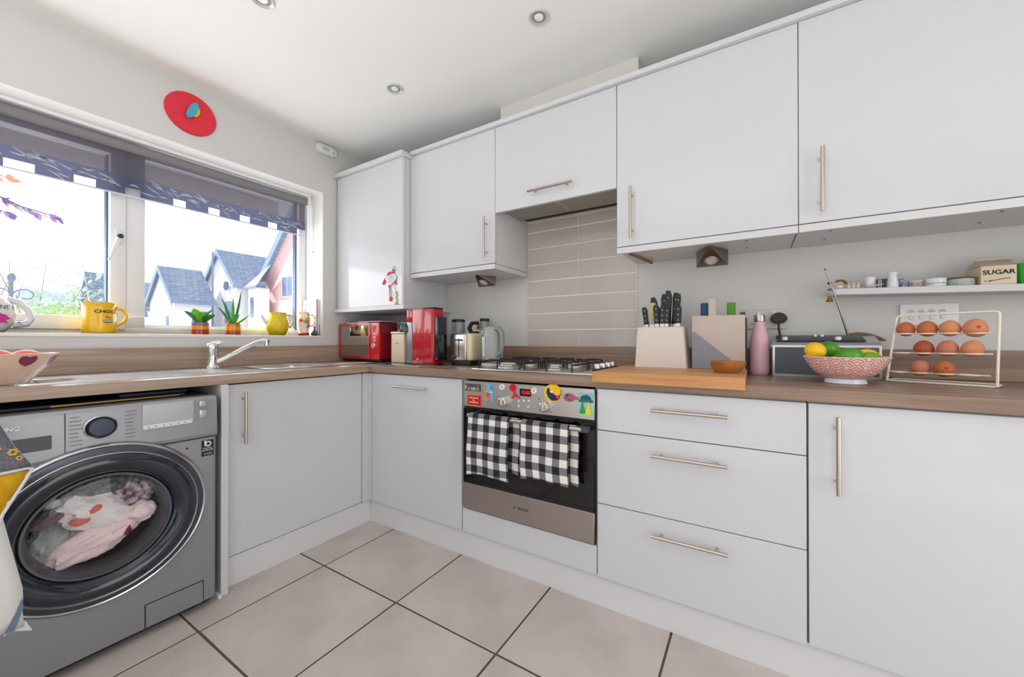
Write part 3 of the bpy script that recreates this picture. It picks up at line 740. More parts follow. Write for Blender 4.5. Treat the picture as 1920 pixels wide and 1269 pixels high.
c = thing('wall_cabinet', 'white wall cabinet with upright handle between boiler cabinet and extractor', 'cabinet', (.99, -.17, 1.4387))
wall_carcass(c, .688, 1.3055, UB, UTOP); d = wall_door(c, .6705, 1.3055, UB + .0015, UTOP - .001); MB().box(.6695, UY + UT + .001, UB, .687, -.32, UTOP).build('filler', satin, c, True, False)
vbar_y(d, 1.2555, 1.4935, 1.7185, UY)
MB().box(.672, UY - .001, 1.4387, 1.3055, -.004, 1.4655, .0015, 1).build('base_trim', satin, c, True)
c = thing('extractor_cabinet', 'short white lift-up cabinet over the extractor with a horizontal handle', 'cabinet', (1.635, -.17, 1.735))
wall_carcass(c, 1.3075, 1.962, 1.80, UTOP, open_bottom=False); d = wall_door(c, 1.3075, 1.962, 1.7348, UTOP - .001)
hbar_y(d, 1.5225, 1.7595, 1.7985, UY)
for i, (x0, x1, lb) in enumerate(((1.9645, 2.6165, 'wide white wall cabinet with handle at its left edge, right of the extractor'), (2.6185, 3.29, 'white wall cabinet above the floating shelf, handle at its left edge'), (3.292, 3.95, 'white wall cabinet at the far right end'))):
    c = thing('wall_cabinet', lb, 'cabinet', ((x0 + x1) / 2, -.17, 1.4387))
    wall_carcass(c, x0, x1, 1.4632, UTOP); d = wall_door(c, x0, x1, UB + .0015, UTOP - .001)
    if i < 2: vbar_y(d, (2.0315, 2.682)[i], 1.4965, 1.7185, UY)
    m = MB(); m.box(x0, UY - .001, 1.4387, x1, UY + .0185, 1.4655, .001, 1); m.box(x0 + .001, UY + .019, 1.4525, x1 - .001, -.003, 1.4628)
    m.build('base_trim', satin, c, True)
    m = MB()
    for xx in (x0 + .10, x1 - .16):
        for yy in (-.26, -.12): m.cyl((xx, yy, 1.4505), (xx, yy, 1.4528), .0045, n=10)
    m.build('screw_cap', M('screw_grey', (126, 120, 116), .5), c, True)
    if i == 0:
        m = MB(); m.prism([(2.004, -.31), (2.009, -.31), (2.049, -.03), (2.044, -.03)], 'z', 1.439, 1.4522); m.build('raw_edge_strip', M('raw_chipboard', (150, 104, 74), .8), c, True)
cn = thing('cornice', 'long white cornice strip running along the top of the wall cabinets', 'cornice', (2.3, -.2, UTOP))
MB().box(.687, -.374, UTOP + .0005, 3.95, -.218, 2.2155, .003, 1).build('strip', satin, cn, True)

# extractor hood, slid under its cabinet
h = thing('extractor_hood', 'slim steel extractor hood under the short cabinet', 'hood', (1.635, -.2, 1.755))
m = MB(); o_ = [(1.345, -.325), (1.93, -.325), (1.958, -.30), (1.958, -.09), (1.311, -.09), (1.313, -.20), (1.322, -.28)]
m.prism(o_, 'z', 1.7605, 1.7985, .003); m.build('canopy', M('hood_steel', (186, 182, 170), .35, .35), h, True)
MB().box(1.315, -.0895, 1.775, 1.955, -.012, 1.7985).build('rear_vent', M('hood_dark', (70, 64, 60), .6), h, True)
MB().box(1.34, -.27, 1.7585, 1.62, -.11, 1.7603, .0005, 1).build('filter_panel', M('hood_filter', (164, 160, 150), .4, .4), h, True)
MB().box(1.645, -.27, 1.7585, 1.93, -.11, 1.7603, .0005, 1).build('filter_panel', MC['hood_filter'], h, True)
for i in range(5): MB().box(1.800 + i * .019, -.312, 1.7565, 1.814 + i * .019, -.290, 1.7603, .001, 1).build('button', black, h, True)

# under-cabinet wedge lamps
def wedge(x, label):
    t = thing('wedge_lamp', label, 'lamp', (x, -.17, 1.4525), 0, 'triangular lamps under the wall cabinets')
    F_, L_, R_, BL, BR = Vector((x + .000, -.262, 1.4515)), Vector((x - .064, -.15, 1.4515)), Vector((x + .064, -.15, 1.4515)), Vector((x - .064, -.13, 1.383)), Vector((x + .064, -.13, 1.383))
    L2, R2 = Vector((x - .064, -.128, 1.4515)), Vector((x + .064, -.128, 1.4515))
    F_ = Vector((x, -.262, 1.4505)); 
    m = MB(); V = [m.bm.verts.new(p) for p in (F_, L2, R2, BL, BR)]
    for f in ((0, 1, 2), (1, 3, 4, 2), (0, 3, 1), (0, 2, 4), (0, 4, 3)): m.bm.faces.new([V[i] for i in f])
    m._bev(V, .003, 2); m.build('body', M('lamp_nickel', (150, 138, 128), .38, 1.0), t, True)
    ctr = (F_ * .30 + BL * .35 + BR * .35); nrm = (BR - F_).cross(BL - F_).normalized()
    if nrm.z > 0: nrm = -nrm
    q = nrm.to_track_quat('Z', 'Y').to_matrix().to_4x4(); X = Matrix.Translation(ctr - WL[t.name] + nrm * .0005) @ q
    MB().lathe([(.022, .0), (.0255, .003), (.029, .0)], (0, 0, 0), 28).build('ring', nickel, t, xf=X)
    MB().lathe([(.0001, .001), (.022, .001)], (0, 0, 0), 24).build('lens', M('lamp_lens', (214, 208, 202), .25), t, xf=X)
wedge(2.324, 'brushed triangular lamp under the wide cabinet above the chopping boards')
wedge(1.098, 'brushed triangular lamp under the cabinet above the kettle')

# ================================================================== OVEN
ov = thing('oven', 'built-in single oven with steel control panel and black glass door', 'oven', (1.622, -.3, .25))
MB().box(1.30, -.588, .252, 1.938, -.06, .862).build('casing', dark, ov, True, False)
ovs = M('oven_steel', (200, 197, 194), .34, .85)
m = MB(); m.box(1.2945, -.600, .7400, 1.9495, -.5885, .8625, .0015, 1); m.build('control_panel', ovs, ov, True)
d = MB().box(1.2935, -.601, .3755, 1.9485, -.5885, .733, .001, 1).build('door_glass', blackgloss, ov, True)
MB().box(1.2935, -.602, .2535, 1.9485, -.5885, .3750, .0015, 1).build('kick_plate', M('oven_steel_low', (176, 166, 162), .32, .9), ov, True)
MB().box(1.2945, -.597, .7335, 1.9495, -.590, .7395).build('shadow_gap', black, ov, True, False)
MB().box(1.9503, -.598, .2535, 1.9535, -.590, .8625).build('side_seal', black, ov, True, False)
m = MB(); m.cyl((1.352, -.640, .707), (1.913, -.640, .707), .0095, n=16)
for xx in (1.362, 1.900): m.box(xx - .012, -.640, .698, xx + .012, -.601, .716, .004)
hd = m.build('door_handle', M('oven_handle', (200, 190, 182), .3, 1.0), ov, True)
MB().box(1.905, -.648, .697, 1.935, -.602, .717, .003).build('handle_end', M('end_cap_dark', (60, 68, 78), .4), ov, True)
m = MB()
for i in range(6): m.box(1.46 + i * .085, -.6035, .722, 1.52 + i * .085, -.6005, .727, .001, 1)
m.build('vent_slots', M('vent_dark', (40, 42, 46), .4), ov, True)
for x, z in ((1.5290, .7790), (1.7355, .7760)):
    k = MB().lathe_axis([(.0001, -.030), (.0165, -.030), (.0215, -.026), (.0235, 0)], (x, -.600, z), 'y', 28).build('knob', M('knob_silver', (206, 204, 202), .25, .9), ov, True)
    MB().box(x - .003, -.637, z - .019, x + .003, -.628, z + .019, .002).build('grip', MC['knob_silver'], k, True)
dp = MB().box(1.6085, -.6030, .8120, 1.6650, -.6005, .8430, .001, 1).build('display', M('display_black', (16, 8, 10), .1), ov, True)
text('clock_digits', '12:02', .021, M('digits_red', (255, 40, 40), .5, emit=((255, 30, 30), 1.6)), dp, (1.640, -.6034, .8275), 'y')
for x, z in ((1.6035, .788), (1.629, .792), (1.655, .7925), (1.6035, .766), (1.652, .768)):
    MB().lathe_axis([(.0001, -.003), (.0045, -.003), (.005, 0)], (x, -.600, z), 'y', 14).build('button', M('button_pale', (226, 220, 216), .4), ov, True)
MB().lathe_axis([(.0001, -.002), (.003, -.002), (.003, 0)], (1.7035, -.600, .805), 'y', 10).build('warning_lamp', M('lamp_red', (170, 20, 30), .3), ov, True)
pr = M('print_dark', (60, 60, 62), .5)
m = MB()
for cx, cz in ((1.5290, .7790), (1.7355, .7760)):
    for a in (-150, -90, -40, 0, 30, 150, 180, 210):
        q = (cx + .034 * cos(radians(a)), cz + .034 * sin(radians(a)))
        m.box(q[0] - .0022, -.6004, q[1] - .0010, q[0] + .0022, -.5998, q[1] + .0010)
m.build('dial_marks', pr, ov, True, False)
text('maker_name', 'BOSCH', .0165, pr, ov, (1.625, -.6023, .3165), 'y', bold=.0004)
MB().lathe_axis([(.0055, -.0006), (.0068, -.0006), (.0068, 0), (.0055, 0)], (1.582, -.6020, .3165), 'y', 18).build('maker_mark', pr, ov, True)
MB().box(1.5790, -.6026, .3155, 1.585, -.6020, .3175).build('maker_mark', pr, ov, True, False)

# magnets on the control panel
def magnet(name, label, x, z, parts, cat='magnet'):
    t = thing(name, label, cat, (x, -.6005, z), 0, 'magnets on the oven panel')
    for (nm, kind, a, b, w_, h_, colr, lay) in parts:
        y1 = -.6005 - .0018 * lay; y0 = y1 - .0018; m = MB()
        if kind == 'r': m.box(x + a - w_ / 2, y0, z + b - h_ / 2, x + a + w_ / 2, y1, z + b + h_ / 2)
        elif kind == 'e': m.prism([(x + a + w_ / 2 * cos(2 * pi * k / 20), z + b + h_ / 2 * sin(2 * pi * k / 20)) for k in range(20)], 'y', y0, y1)
        elif kind == 'd':  # half disc, dome up
            m.prism([(x + a + w_ / 2 * cos(pi * k / 14), z + b + h_ * sin(pi * k / 14)) for k in range(15)], 'y', y0, y1)
        elif kind == 't': m.prism([(x + a - w_ / 2, z + b - h_ / 2), (x + a + w_ / 2, z + b - h_ / 2), (x + a, z + b + h_ / 2)], 'y', y0, y1)
        elif kind == 'p': m.prism([(x + p[0], z + p[1]) for p in a], 'y', y0, y1)
        m.build(nm, M('mag_%d_%d_%d' % colr, colr, .45), t, True, False)
    return t
magnet('letter_strip_magnet', 'dark slate strip magnet with small coloured letters', 1.3490, .8320,
       [('plate', 'r', 0, 0, .094, .034, (62, 78, 92), 0), ('letter', 'r', -.040, .000, .005, .020, (226, 214, 150), 1), ('letter', 'r', -.022, -.006, .009, .013, (232, 120, 70), 1), ('letter', 'r', -.004, -.006, .009, .013, (120, 190, 150), 1),
        ('letter', 'r', .009, -.006, .009, .013, (220, 214, 90), 1), ('letter', 'r', .024, -.007, .007, .013, (226, 120, 160), 1), ('letter', 'r', .035, -.007, .007, .013, (110, 180, 150), 1), ('spot', 'e', .032, .009, .014, .012, (206, 60, 56), 1)])
magnet('picture_magnet', 'blue square picture magnet with an orange figure', 1.4385, .8120,
       [('plate', 'r', .004, .002, .048, .078, (118, 176, 206), 0), ('band', 'r', .004, .004, .048, .004, (220, 220, 216), 1), ('figure', 't', -.016, .014, .016, .050, (238, 120, 40), 2), ('figure_top', 't', .002, -.004, .018, .022, (222, 50, 110), 3), ('figure_foot', 'd', .000, -.036, .022, .026, (236, 120, 50), 2), ('sail', 't', .020, .028, .014, .022, (60, 130, 170), 1)])
t = magnet('sign_magnet', 'red rectangular magnet with a cream border and tiny cream lettering', 1.3600, .7720,
       [('plate', 'r', 0, 0, .084, .052, (226, 120, 84), 0), ('panel', 'r', 0, 0, .076, .044, (190, 22, 26), 1)])
for i, (z, w_) in enumerate(((.783, .058), (.772, .014), (.762, .058))):
    m = MB()
    for k in range(int(w_ / .006)): m.box(1.360 - w_ / 2 + k * .006, -.6050, z - .003, 1.360 - w_ / 2 + k * .006 + .0042, -.6040, z + .003)
    m.build('lettering', M('mag_cream', (240, 190, 140), .5), t, True, False)
def button_mag(x, z, lab, dotc):
    t = thing('round_magnet', lab, 'magnet', (x, -.6005, z), 0, 'magnets on the oven panel')
    MB().lathe_axis([(.0001, -.004), (.009, -.004), (.010, -.007), (.0125, -.007), (.0135, 0)], (x, -.6005, z), 'y', 28).build('disc', white, t, True)
    MB().box(x - .003, -.6065, z - .003, x + .003, -.6045, z + .003).build('mark', M('dot_%d' % dotc[0], dotc, .5), t, True, False)
button_mag(1.5175, .8450, 'round white button magnet with a red mark', (196, 50, 70))
button_mag(1.6800, .8390, 'round white button magnet with a grey mark', (150, 156, 154))
magnet('poppy_magnet', 'red flower shaped magnet beside the clock display', 1.5790, .830,
       [('petals', 'e', -.006, .014, .036, .034, (206, 30, 40), 0), ('stalk', 'p', [(-.006, .004), (.004, .002), (.012, -.014), (.032, -.026), (.028, -.031), (.008, -.022), (-.006, -.034), (-.012, -.032), (-.001, -.012)], 0, 0, 0, (206, 30, 40), 1), ('spot', 'e', -.012, .018, .008, .008, (120, 16, 26), 1), ('spot', 'e', .002, .012, .007, .007, (120, 16, 26), 1), ('spot', 'e', -.002, .024, .006, .006, (120, 16, 26), 1)])
magnet('bird_magnet', 'round yellow magnet with a dark blue bird', 1.7700, .8350,
       [('disc', 'e', 0, 0, .082, .076, (244, 196, 30), 0), ('wing', 'p', [(-.026, .018), (-.018, .022), (-.012, .004), (.004, -.004), (.030, -.006), (.034, -.018), (.018, -.030), (-.004, -.032), (-.022, -.020), (-.030, .000)], 0, 0, 0, (28, 40, 66), 1), ('beak', 'e', .020, .006, .034, .030, (246, 184, 20), 2), ('throat', 'e', -.004, .006, .014, .010, (226, 236, 236), 3), ('tail', 'p', [(.018, -.008), (.032, -.014), (.030, -.022), (.016, -.018)], 0, 0, 0, (220, 40, 120), 2), ('leaf', 'e', .034, .004, .010, .024, (60, 110, 130), 1)])
t = magnet('fish_magnet', 'small spotted multicoloured fish magnet', 1.8500, .8220,
       [('body', 'p', [(-.034, 0), (-.026, .014), (-.006, .019), (.012, .012), (.022, .005), (.038, .008), (.034, .000), (.038, -.008), (.020, -.006), (.008, -.014), (-.012, -.018), (-.028, -.012)], 0, 0, 0, (176, 96, 110), 0)])
rnd = random.Random(4)
for i in range(14):
    cx, cz = rnd.uniform(-.026, .012), rnd.uniform(-.012, .012)
    m = MB(); m.prism([(1.850 + cx + .0036 * cos(2 * pi * k / 8), .822 + cz + .0036 * sin(2 * pi * k / 8)) for k in range(8)], 'y', -.6040, -.6023)
    cc = rnd.choice([(70, 100, 180), (230, 120, 50), (150, 80, 150), (60, 150, 140), (210, 60, 90)]); m.build('spot', M('mag_%d_%d_%d' % cc, cc, .45), t, True, False)
magnet('umbrella_magnet', 'pale green picture magnet with two figures under a dark umbrella', 1.9150, .8000,
       [('plate', 'r', 0, 0, .062, .090, (160, 214, 190), 0), ('foot_band', 'r', 0, -.038, .062, .012, (170, 224, 150), 1), ('sky_band', 'r', 0, .030, .062, .028, (130, 190, 196), 1), ('umbrella', 'd', 0, .020, .046, .018, (30, 78, 92), 2), ('brim', 'r', 0, .014, .058, .010, (40, 100, 112), 2), ('figure', 't', -.014, -.010, .024, .052, (50, 150, 80), 3), ('figure', 't', .012, -.012, .024, .052, (230, 214, 50), 3)])

# tea towels over the oven handle
def tea_towel(x0, x1, zf, zb, shift, label, off, back_dx):
    t = thing('tea_towel', label, 'towel', ((x0 + x1) / 2, -.64, .707), 0, 'tea towels on the oven handle')
    def side(name, xa, xb, zbot, yf, sgn, top=True):
        m = MB(); uvl = m.bm.loops.layers.uv.verify(); N, K = 26, 26; grid = []; UVs = {}
        for i in range(N + 1):
            row = []
            for j in range(K + 1):
                s_ = j / K
                if s_ < .12:
                    a = s_ / .12 * pi / 2; y = -.640 - sgn * .0125 * sin(a); z = .707 + .0125 * cos(a)
                else:
                    q = (s_ - .12) / .88; z = .707 - q * (.707 - zbot - .010 * sin(i / N * 3.1)); y = yf - sgn * (.0 + .004 * sin(i / N * 9 + q * 2) * q) 
                    y = (-.640 - sgn * .0125) * (1 - min(1, q * 5)) + y * min(1, q * 5)
                u = i / N; x = xa + (xb - xa) * u + .004 * sin(z * 31) * (s_ - .1) + shift * max(0, s_ - .12)
                v = m.bm.verts.new((x, y, z)); UVs[v] = (u * (x1 - x0), z * 1.0 if s_ >= .12 else .707 + .0125 + .02 * (1 - s_ / .12)); row.append(v)
            grid.append(row)
        for i in range(N):
            for j in range(K):
                f = m.bm.faces.new([grid[i][j], grid[i + 1][j], grid[i + 1][j + 1], grid[i][j + 1]])
                for l in f.loops: l[uvl].uv = UVs[l.vert]
        return m.build(name, gingham('gingham', .0625, off), t, True, True, 80, solid=.0022)
    side('front_fall', x0, x1, zf, -.6555, 1); side('back_fall', x0 + back_dx, x1 + back_dx, zb, -.622, -1)
tea_towel(1.3635, 1.585, .440, .468, -.010, 'black and white gingham tea towel at the left end of the oven handle', (.1, .2), .045)
tea_towel(1.645, 1.862, .473, .474, .0, 'black and white gingham tea towel at the right end of the oven handle', (.35, .1), .032)

# ================================================================== HOB
hb_ = thing('gas_hob', 'four burner steel gas hob with black pan supports', 'hob', (1.62, -.32, WT))
MB().box(1.312, -.562, WT + .0005, 1.942, -.085, WT + .008, .003).build('plate', M('hob_steel', (206, 202, 200), .25, 1.0), hb_, True)
for (x, y, r) in ((1.44, -.43, .045), (1.44, -.20, .036), (1.70, -.43, .030), (1.70, -.20, .038)):
    b_ = MB().lathe([(.0001, .018), (r * .9, .018), (r, .015), (r * 1.02, .010), (r * 1.25, .006), (r * 1.3, 0)], (x, y, WT + .008), 30).build('burner', M('burner_alloy', (190, 188, 184), .35, .9), hb_, True)
    MB().lathe([(.0001, .024), (r * .78, .024), (r * .86, .021), (r * .86, .018)], (x, y, WT + .008), 30).build('burner_cap', M('burner_cap', (206, 204, 200), .4), b_, True)
irn = M('cast_iron', (26, 26, 28), .5)
for xc in (1.44, 1.70):
    m = MB(); x0, x1, y0, y1, zt = xc - .118, xc + .118, -.535, -.105, WT + .046
    for (yy) in (y0 + .02, (y0 + y1) / 2 - .012, (y0 + y1) / 2 + .012, y1 - .02):
        m.tube([(x0, yy, WT + .008), (x0, yy, zt - .006), (x0 + .006, yy, zt), (xc - .035, yy, zt)], .0036, 8)
        m.tube([(x1, yy, WT + .008), (x1, yy, zt - .006), (x1 - .006, yy, zt), (xc + .035, yy, zt)], .0036, 8)
    for (bx, by) in ((xc, -.43), (xc, -.20)):
        m.tube([(bx, by - .098, WT + .008), (bx, by - .098, zt - .006), (bx, by - .092, zt), (bx, by - .022, zt)], .0036, 8)
        m.tube([(bx, by + .090, WT + .008), (bx, by + .090, zt - .006), (bx, by + .084, zt), (bx, by + .022, zt)], .0036, 8)
        m.tube([(x0, by, zt - .001), (bx - .022, by, zt - .001)], .0036, 8); m.tube([(bx + .022, by, zt - .001), (x1, by, zt - .001)], .0036, 8)
    m.tube([(x0, y0 + .02, zt - .01), (x0, y1 - .02, zt - .01)], .0034, 8); m.tube([(x1, y0 + .02, zt - .01), (x1, y1 - .02, zt - .01)], .0034, 8)
    m.build('pan_support', irn, hb_, True)
for y in (-.385, -.31, -.235, -.16):
    k = MB().lathe([(.0001, .010), (.020, .010), (.022, .003), (.022, 0)], (1.885, y, WT + .008), 24).build('knob', black, hb_, True)
    MB().lathe([(.0001, .030), (.0125, .030), (.014, .026), (.015, .010)], (1.885, y, WT + .008), 24).build('knob_cap', M('knob_silver'), k, True)

# ================================================================== SINK AND TAP
sk = thing('sink', 'inset stainless steel sink with drainer under the window', 'sink', (.3, -1.25, WT))
sst = M('sink_steel', (214, 214, 214), .22, 1.0)
def rrect(x0, y0, x1, y1, r, z, n=6):
    o = []
    for cx, cy, a0 in ((x1 - r, y1 - r, 0), (x0 + r, y1 - r, pi / 2), (x0 + r, y0 + r, pi), (x1 - r, y0 + r, 1.5 * pi)):
        for k in range(n + 1):
            a = a0 + pi / 2 * k / n; o.append((cx + r * cos(a), cy + r * sin(a), z))
    return o
m = MB()
# rim, raised bead, pan of the drainer, bowl as one pressed sheet: outer ring to inner plate
m.rings([rrect(.070, -1.86, .530, -.700, .035, WT + .0006), rrect(.072, -1.858, .528, -.702, .034, WT + .006), rrect(.080, -1.85, .520, -.710, .03, WT + .0065), rrect(.088, -1.842, .512, -.718, .028, WT + .002)], (False, True))
m.build('drainer', sst, sk, True)
m = MB(); m.rings([rrect(.165, -1.10, .495, -.745, .06, WT + .0055), rrect(.170, -1.095, .490, -.750, .055, WT + .0075), rrect(.180, -1.085, .480, -.760, .05, WT + .0045), rrect(.184, -1.081, .476, -.764, .05, WT + .0024)], (False, True))
m.build('bowl_rim', sst, sk, True)
m = MB()
for i in range(8): m.box(.20 + i * .038, -1.80, WT + .0022, .214 + i * .038, -1.22, WT + .0055, .0015, 1)
m.build('drainer_ribs', sst, sk, True)
MB().lathe([(.0001, .0035), (.03, .0035), (.036, .0015)], (.33, -.90, WT + .0024), 24).build('waste', chrome, sk, True)
tp = thing('tap', 'chrome single lever kitchen tap with a long angled spout', 'tap', (.135, -1.190, WT + .003))
tx, ty, tz = .135, -1.190, WT + .003
MB().lathe([(.030, 0), (.031, .004), (.026, .010), (.0235, .020), (.0235, .085), (.025, .090), (.0262, .100)], (tx, ty, tz), 28, cap=(True, False)).build('body', chrome, tp, True)
MB().lathe([(.0262, .100), (.027, .110), (.024, .122), (.014, .130), (.0001, .132)], (tx, ty, tz), 28).build('cap', chrome, tp, True)
MB().tube([(tx, ty, tz + .122), (tx + .01, ty + .028, tz + .128), (tx + .014, ty + .05, tz + .124)], [.012, .009, .006], 12).build('lever', chrome, tp, True)
pts = [(tx + .008, ty + .012, tz + .030), (tx + .03, ty + .045, tz + .050), (tx + .10, ty + .10, tz + .098), (tx + .15, ty + .135, tz + .128), (tx + .178, ty + .155, tz + .137), (tx + .200, ty + .172, tz + .136)]
MB().tube(pts, [.012, .011, .0105, .010, .010, .0105], 14).build('spout', chrome, tp, True)
MB().cyl((tx + .193, ty + .166, tz + .138), (tx + .193, ty + .166, tz + .114), .0115, .0105, 16).build('nozzle', chrome, tp, True)

# ================================================================== WASHING MACHINE
wm = thing('washing_machine', 'graphite grey front loading washing machine full of laundry', 'washing machine', (.35, -1.69, 0))
wg = M('graphite_panel', (150, 151, 155), .34, .5)
wgl = M('graphite_fascia', (160, 161, 164), .38, .45)
Y0w, Y1w, XF = -2.020, -1.3665, .648
cy_, cz_ = -1.690, .452; RYo, RZo = 1.078, 1.0
def eln(R, x, n=64): return [(x, cy_ + R * RYo * cos(2 * pi * k / n), cz_ + R * RZo * sin(2 * pi * k / n)) for k in range(n)]
m = MB(); n = 64
# front sheet with a round hole
out = []
for k in range(n):
    a = 2 * pi * k / n; c_, s_ = cos(a), sin(a); yy = (Y1w - .012 - cy_) if c_ > 0 else (Y0w + .012 - cy_); zz = (.672 - cz_) if s_ > 0 else (.035 - cz_)
    t_ = min(abs(yy / c_) if abs(c_) > 1e-6 else 9, abs(zz / s_) if abs(s_) > 1e-6 else 9)
    out.append((XF, cy_ + c_ * t_, cz_ + s_ * t_))
# snap the four corners
for (yy, zz) in ((Y1w - .012, .672), (Y0w + .012, .672), (Y0w + .012, .035), (Y1w - .012, .035)):
    b_i = min(range(n), key=lambda i: (out[i][1] - yy) ** 2 + (out[i][2] - zz) ** 2); out[b_i] = (XF, yy, zz)
inner = [(XF, cy_ + .205 * RYo * cos(2 * pi * k / n), cz_ + .205 * sin(2 * pi * k / n)) for k in range(n)]
m.rings([out, inner], (False, False))
edge = [(x - .012, cy_ + (y - cy_) * 1.035, (z if abs(z - .672) < .002 else cz_ + (z - cz_) * 1.02)) for x, y, z in out]
m.rings([out, edge], (False, False))
m.box(.08, Y0w, .03, XF - .012, Y0w + .012, .820); m.box(.08, Y1w - .012, .03, XF - .012, Y1w, .820); m.box(.08, Y0w + .012, .03, .092, Y1w - .012, .82)
m.build('casing', wg, wm, True)
MB().box(.10, Y0w + .01, .012, XF - .03, Y1w - .01, .035).build('plinth', black, wm, True, False)
m = MB(); [m.cyl((xx, yy, 0.0005), (xx, yy, .02), .022, n=16) for xx in (.14, .58) for yy in (-1.96, -1.43)]; m.build('foot', black, wm, True)
m = MB(); m.prism([(.58, .676), (XF + .002, .676), (XF + .006, .69), (XF, .822), (XF - .012, .834), (.58, .834)], 'y', Y0w, Y1w, .002); fas = m.build('fascia', wgl, wm, True)
MB().box(.08, Y0w, .822, .579, Y1w, .836, .004).build('top_plate', M('wm_top', (46, 50, 60), .35), wm, True)
MB().box(XF + .0035, -1.7735, .695, XF + .0062, -1.772, .826).build('drawer_seam', dark, wm, True, False)
MB().box(XF + .001, Y0w, .6725, XF + .0035, Y1w, .6758).build('panel_seam', dark, wm, True, False)
# dispenser recess
MB().box(XF + .002, -1.885, .722, XF + .0058, -1.80, .764, .001, 1).build('drawer_grip', M('grip_dark', (84, 84, 88), .4, .5), wm, True)
k = MB().lathe_axis([(.0385, 0), (.0405, .004), (.037, .007), (.0345, .004)], (XF + .004, -1.6945, .770), 'x', 40, 1.0, .92).build('dial_ring', M('dial_chrome', (190, 192, 196), .2, 1.0), fas, True)
MB().lathe_axis([(.034, 0), (.032, .016), (.029, .019), (.0001, .019)], (XF + .004, -1.6945, .770), 'x', 40, 1.0, .92).build('dial', M('dial_dark', (52, 56, 66), .15, .6), fas, True)
MB().box(XF + .001, -1.592, .7385, XF + .0066, -1.445, .826, .002).build('display_frame', M('wm_display', (186, 188, 190), .5, .2), fas, True)
MB().box(XF + .0045, -1.590, .7390, XF + .0080, -1.447, .7535, .001, 1).build('display_strip', M('wm_strip', (226, 226, 224), .35), fas, True)
m = MB(); [m.box(XF + .0081, -1.578 + i * .021, .7445, XF + .0086, -1.574 + i * .021, .7475) for i in range(7)]; m.build('strip_marks', pr, fas, True, False)
MB().box(XF + .002, -1.427, .795, XF + .0062, -1.403, .820, .004).build('power_button', M('wm_button', (184, 186, 190), .25, .4), fas, True)
MB().box(XF + .003, -1.427, .752, XF + .0076, -1.401, .785, .005).build('start_button', M('wm_button'), fas, True)
m = MB(); rnd = random.Random(2)
for side in (-1, 1):
    for r_ in range(8):
        z = .722 + r_ * .0125
        y_a = (-1.764, -1.748)[0] if side < 0 else -1.636
        w_ = rnd.uniform(.018, .030)
        m.box(XF + .0045, y_a, z, XF + .0062, y_a + w_, z + .0016)
m.build('programme_print', M('wm_print', (108, 108, 112), .5), fas, True, False)
text('maker_name', 'SAMSUNG', .0165, M('wm_logo', (226, 228, 232), .35), fas, (XF + .0056, -1.899, .7965), 'x', bold=.0006)
st = MB().box(XF + .0006, -1.418, .600, XF + .0014, -1.378, .662).build('label_plate', M('sticker_dark', (24, 30, 44), .4), wm, True, False)
m = MB(); m.lathe_axis([(.006, .0016), (.0105, .0016)], (XF, -1.396, .647), 'x', 20); m.box(XF + .0015, -1.4085, .640, XF + .0018, -1.403, .661)
m.build('label_symbol', white, st, True, False)
text('label_words', 'DIGITAL\nINVERTER', .0082, white, st, (XF + .0014, -1.398, .626), 'x', .0002)
text('label_words', '10 YEAR', .0078, white, st, (XF + .0014, -1.398, .608), 'x', .0002)
m = MB(); m.poly([(XF + .001, -1.468, .640), (XF + .001, -1.458, .640), (XF + .001, -1.463, .650)]); m.build('warning_mark', black, wm, True, False)
# service hatch
m = MB(); hz0, hz1, hy0, hy1 = .022, .115, -1.580, -1.412
m.box(XF + .0002, hy0, .036, XF + .0030, hy1, hz1, .0025, 1); m.build('service_hatch', wg, wm, True)
m = MB()
for a in ((hy0 - .003, .036, hy0 - .001, hz1 + .003), (hy1 + .001, .036, hy1 + .003, hz1 + .003), (hy0 - .003, hz1 + .001, hy1 + .003, hz1 + .003)): m.box(XF - .001, a[0], a[1], XF + .0012, a[2], a[3])
m.build('hatch_gap', black, wm, True, False)
# door
navy = M('door_navy', (24, 32, 46), .12, coat=.6)
dr = MB(); dr.rings([eln(.262, XF), eln(.264, XF + .012), eln(.260, XF + .022), eln(.255, XF + .026), eln(.251, XF + .024)], (False, False))
door = dr.build('door', M('door_chrome', (190, 192, 198), .18, 1.0), wm, True)
MB().rings([eln(.251, XF + .024), eln(.244, XF + .032), eln(.232, XF + .036)], (False, False)).build('rim_band', M('rim_grey', (88, 92, 100), .25, .8), door, True)
MB().rings([eln(.232, XF + .0362), eln(.230, XF + .0385), eln(.2275, XF + .0362)], (False, False)).build('chrome_line', MC['door_chrome'], door, True)
MB().rings([eln(.2277, XF + .036), eln(.222, XF + .042), eln(.205, XF + .048), eln(.185, XF + .044), eln(.170, XF + .030), eln(.164, XF + .018)], (False, False)).build('navy_ring', navy, door, True)
MB().rings([eln(.1645, XF + .017), eln(.1625, XF + .024), eln(.157, XF + .024), eln(.150, XF + .006), eln(.142, XF - .02), eln(.140, XF - .05)], (False, False)).build('glass_collar', M('collar_grey', (96, 98, 104), .2, .5), door, True)
MB().rings([eln(.1562, XF + .020), eln(.150, XF + .030), eln(.12, XF + .036), eln(.06, XF + .038), eln(.002, XF + .0385)], (False, True)).build('porthole_glass', paneglass, door, True)
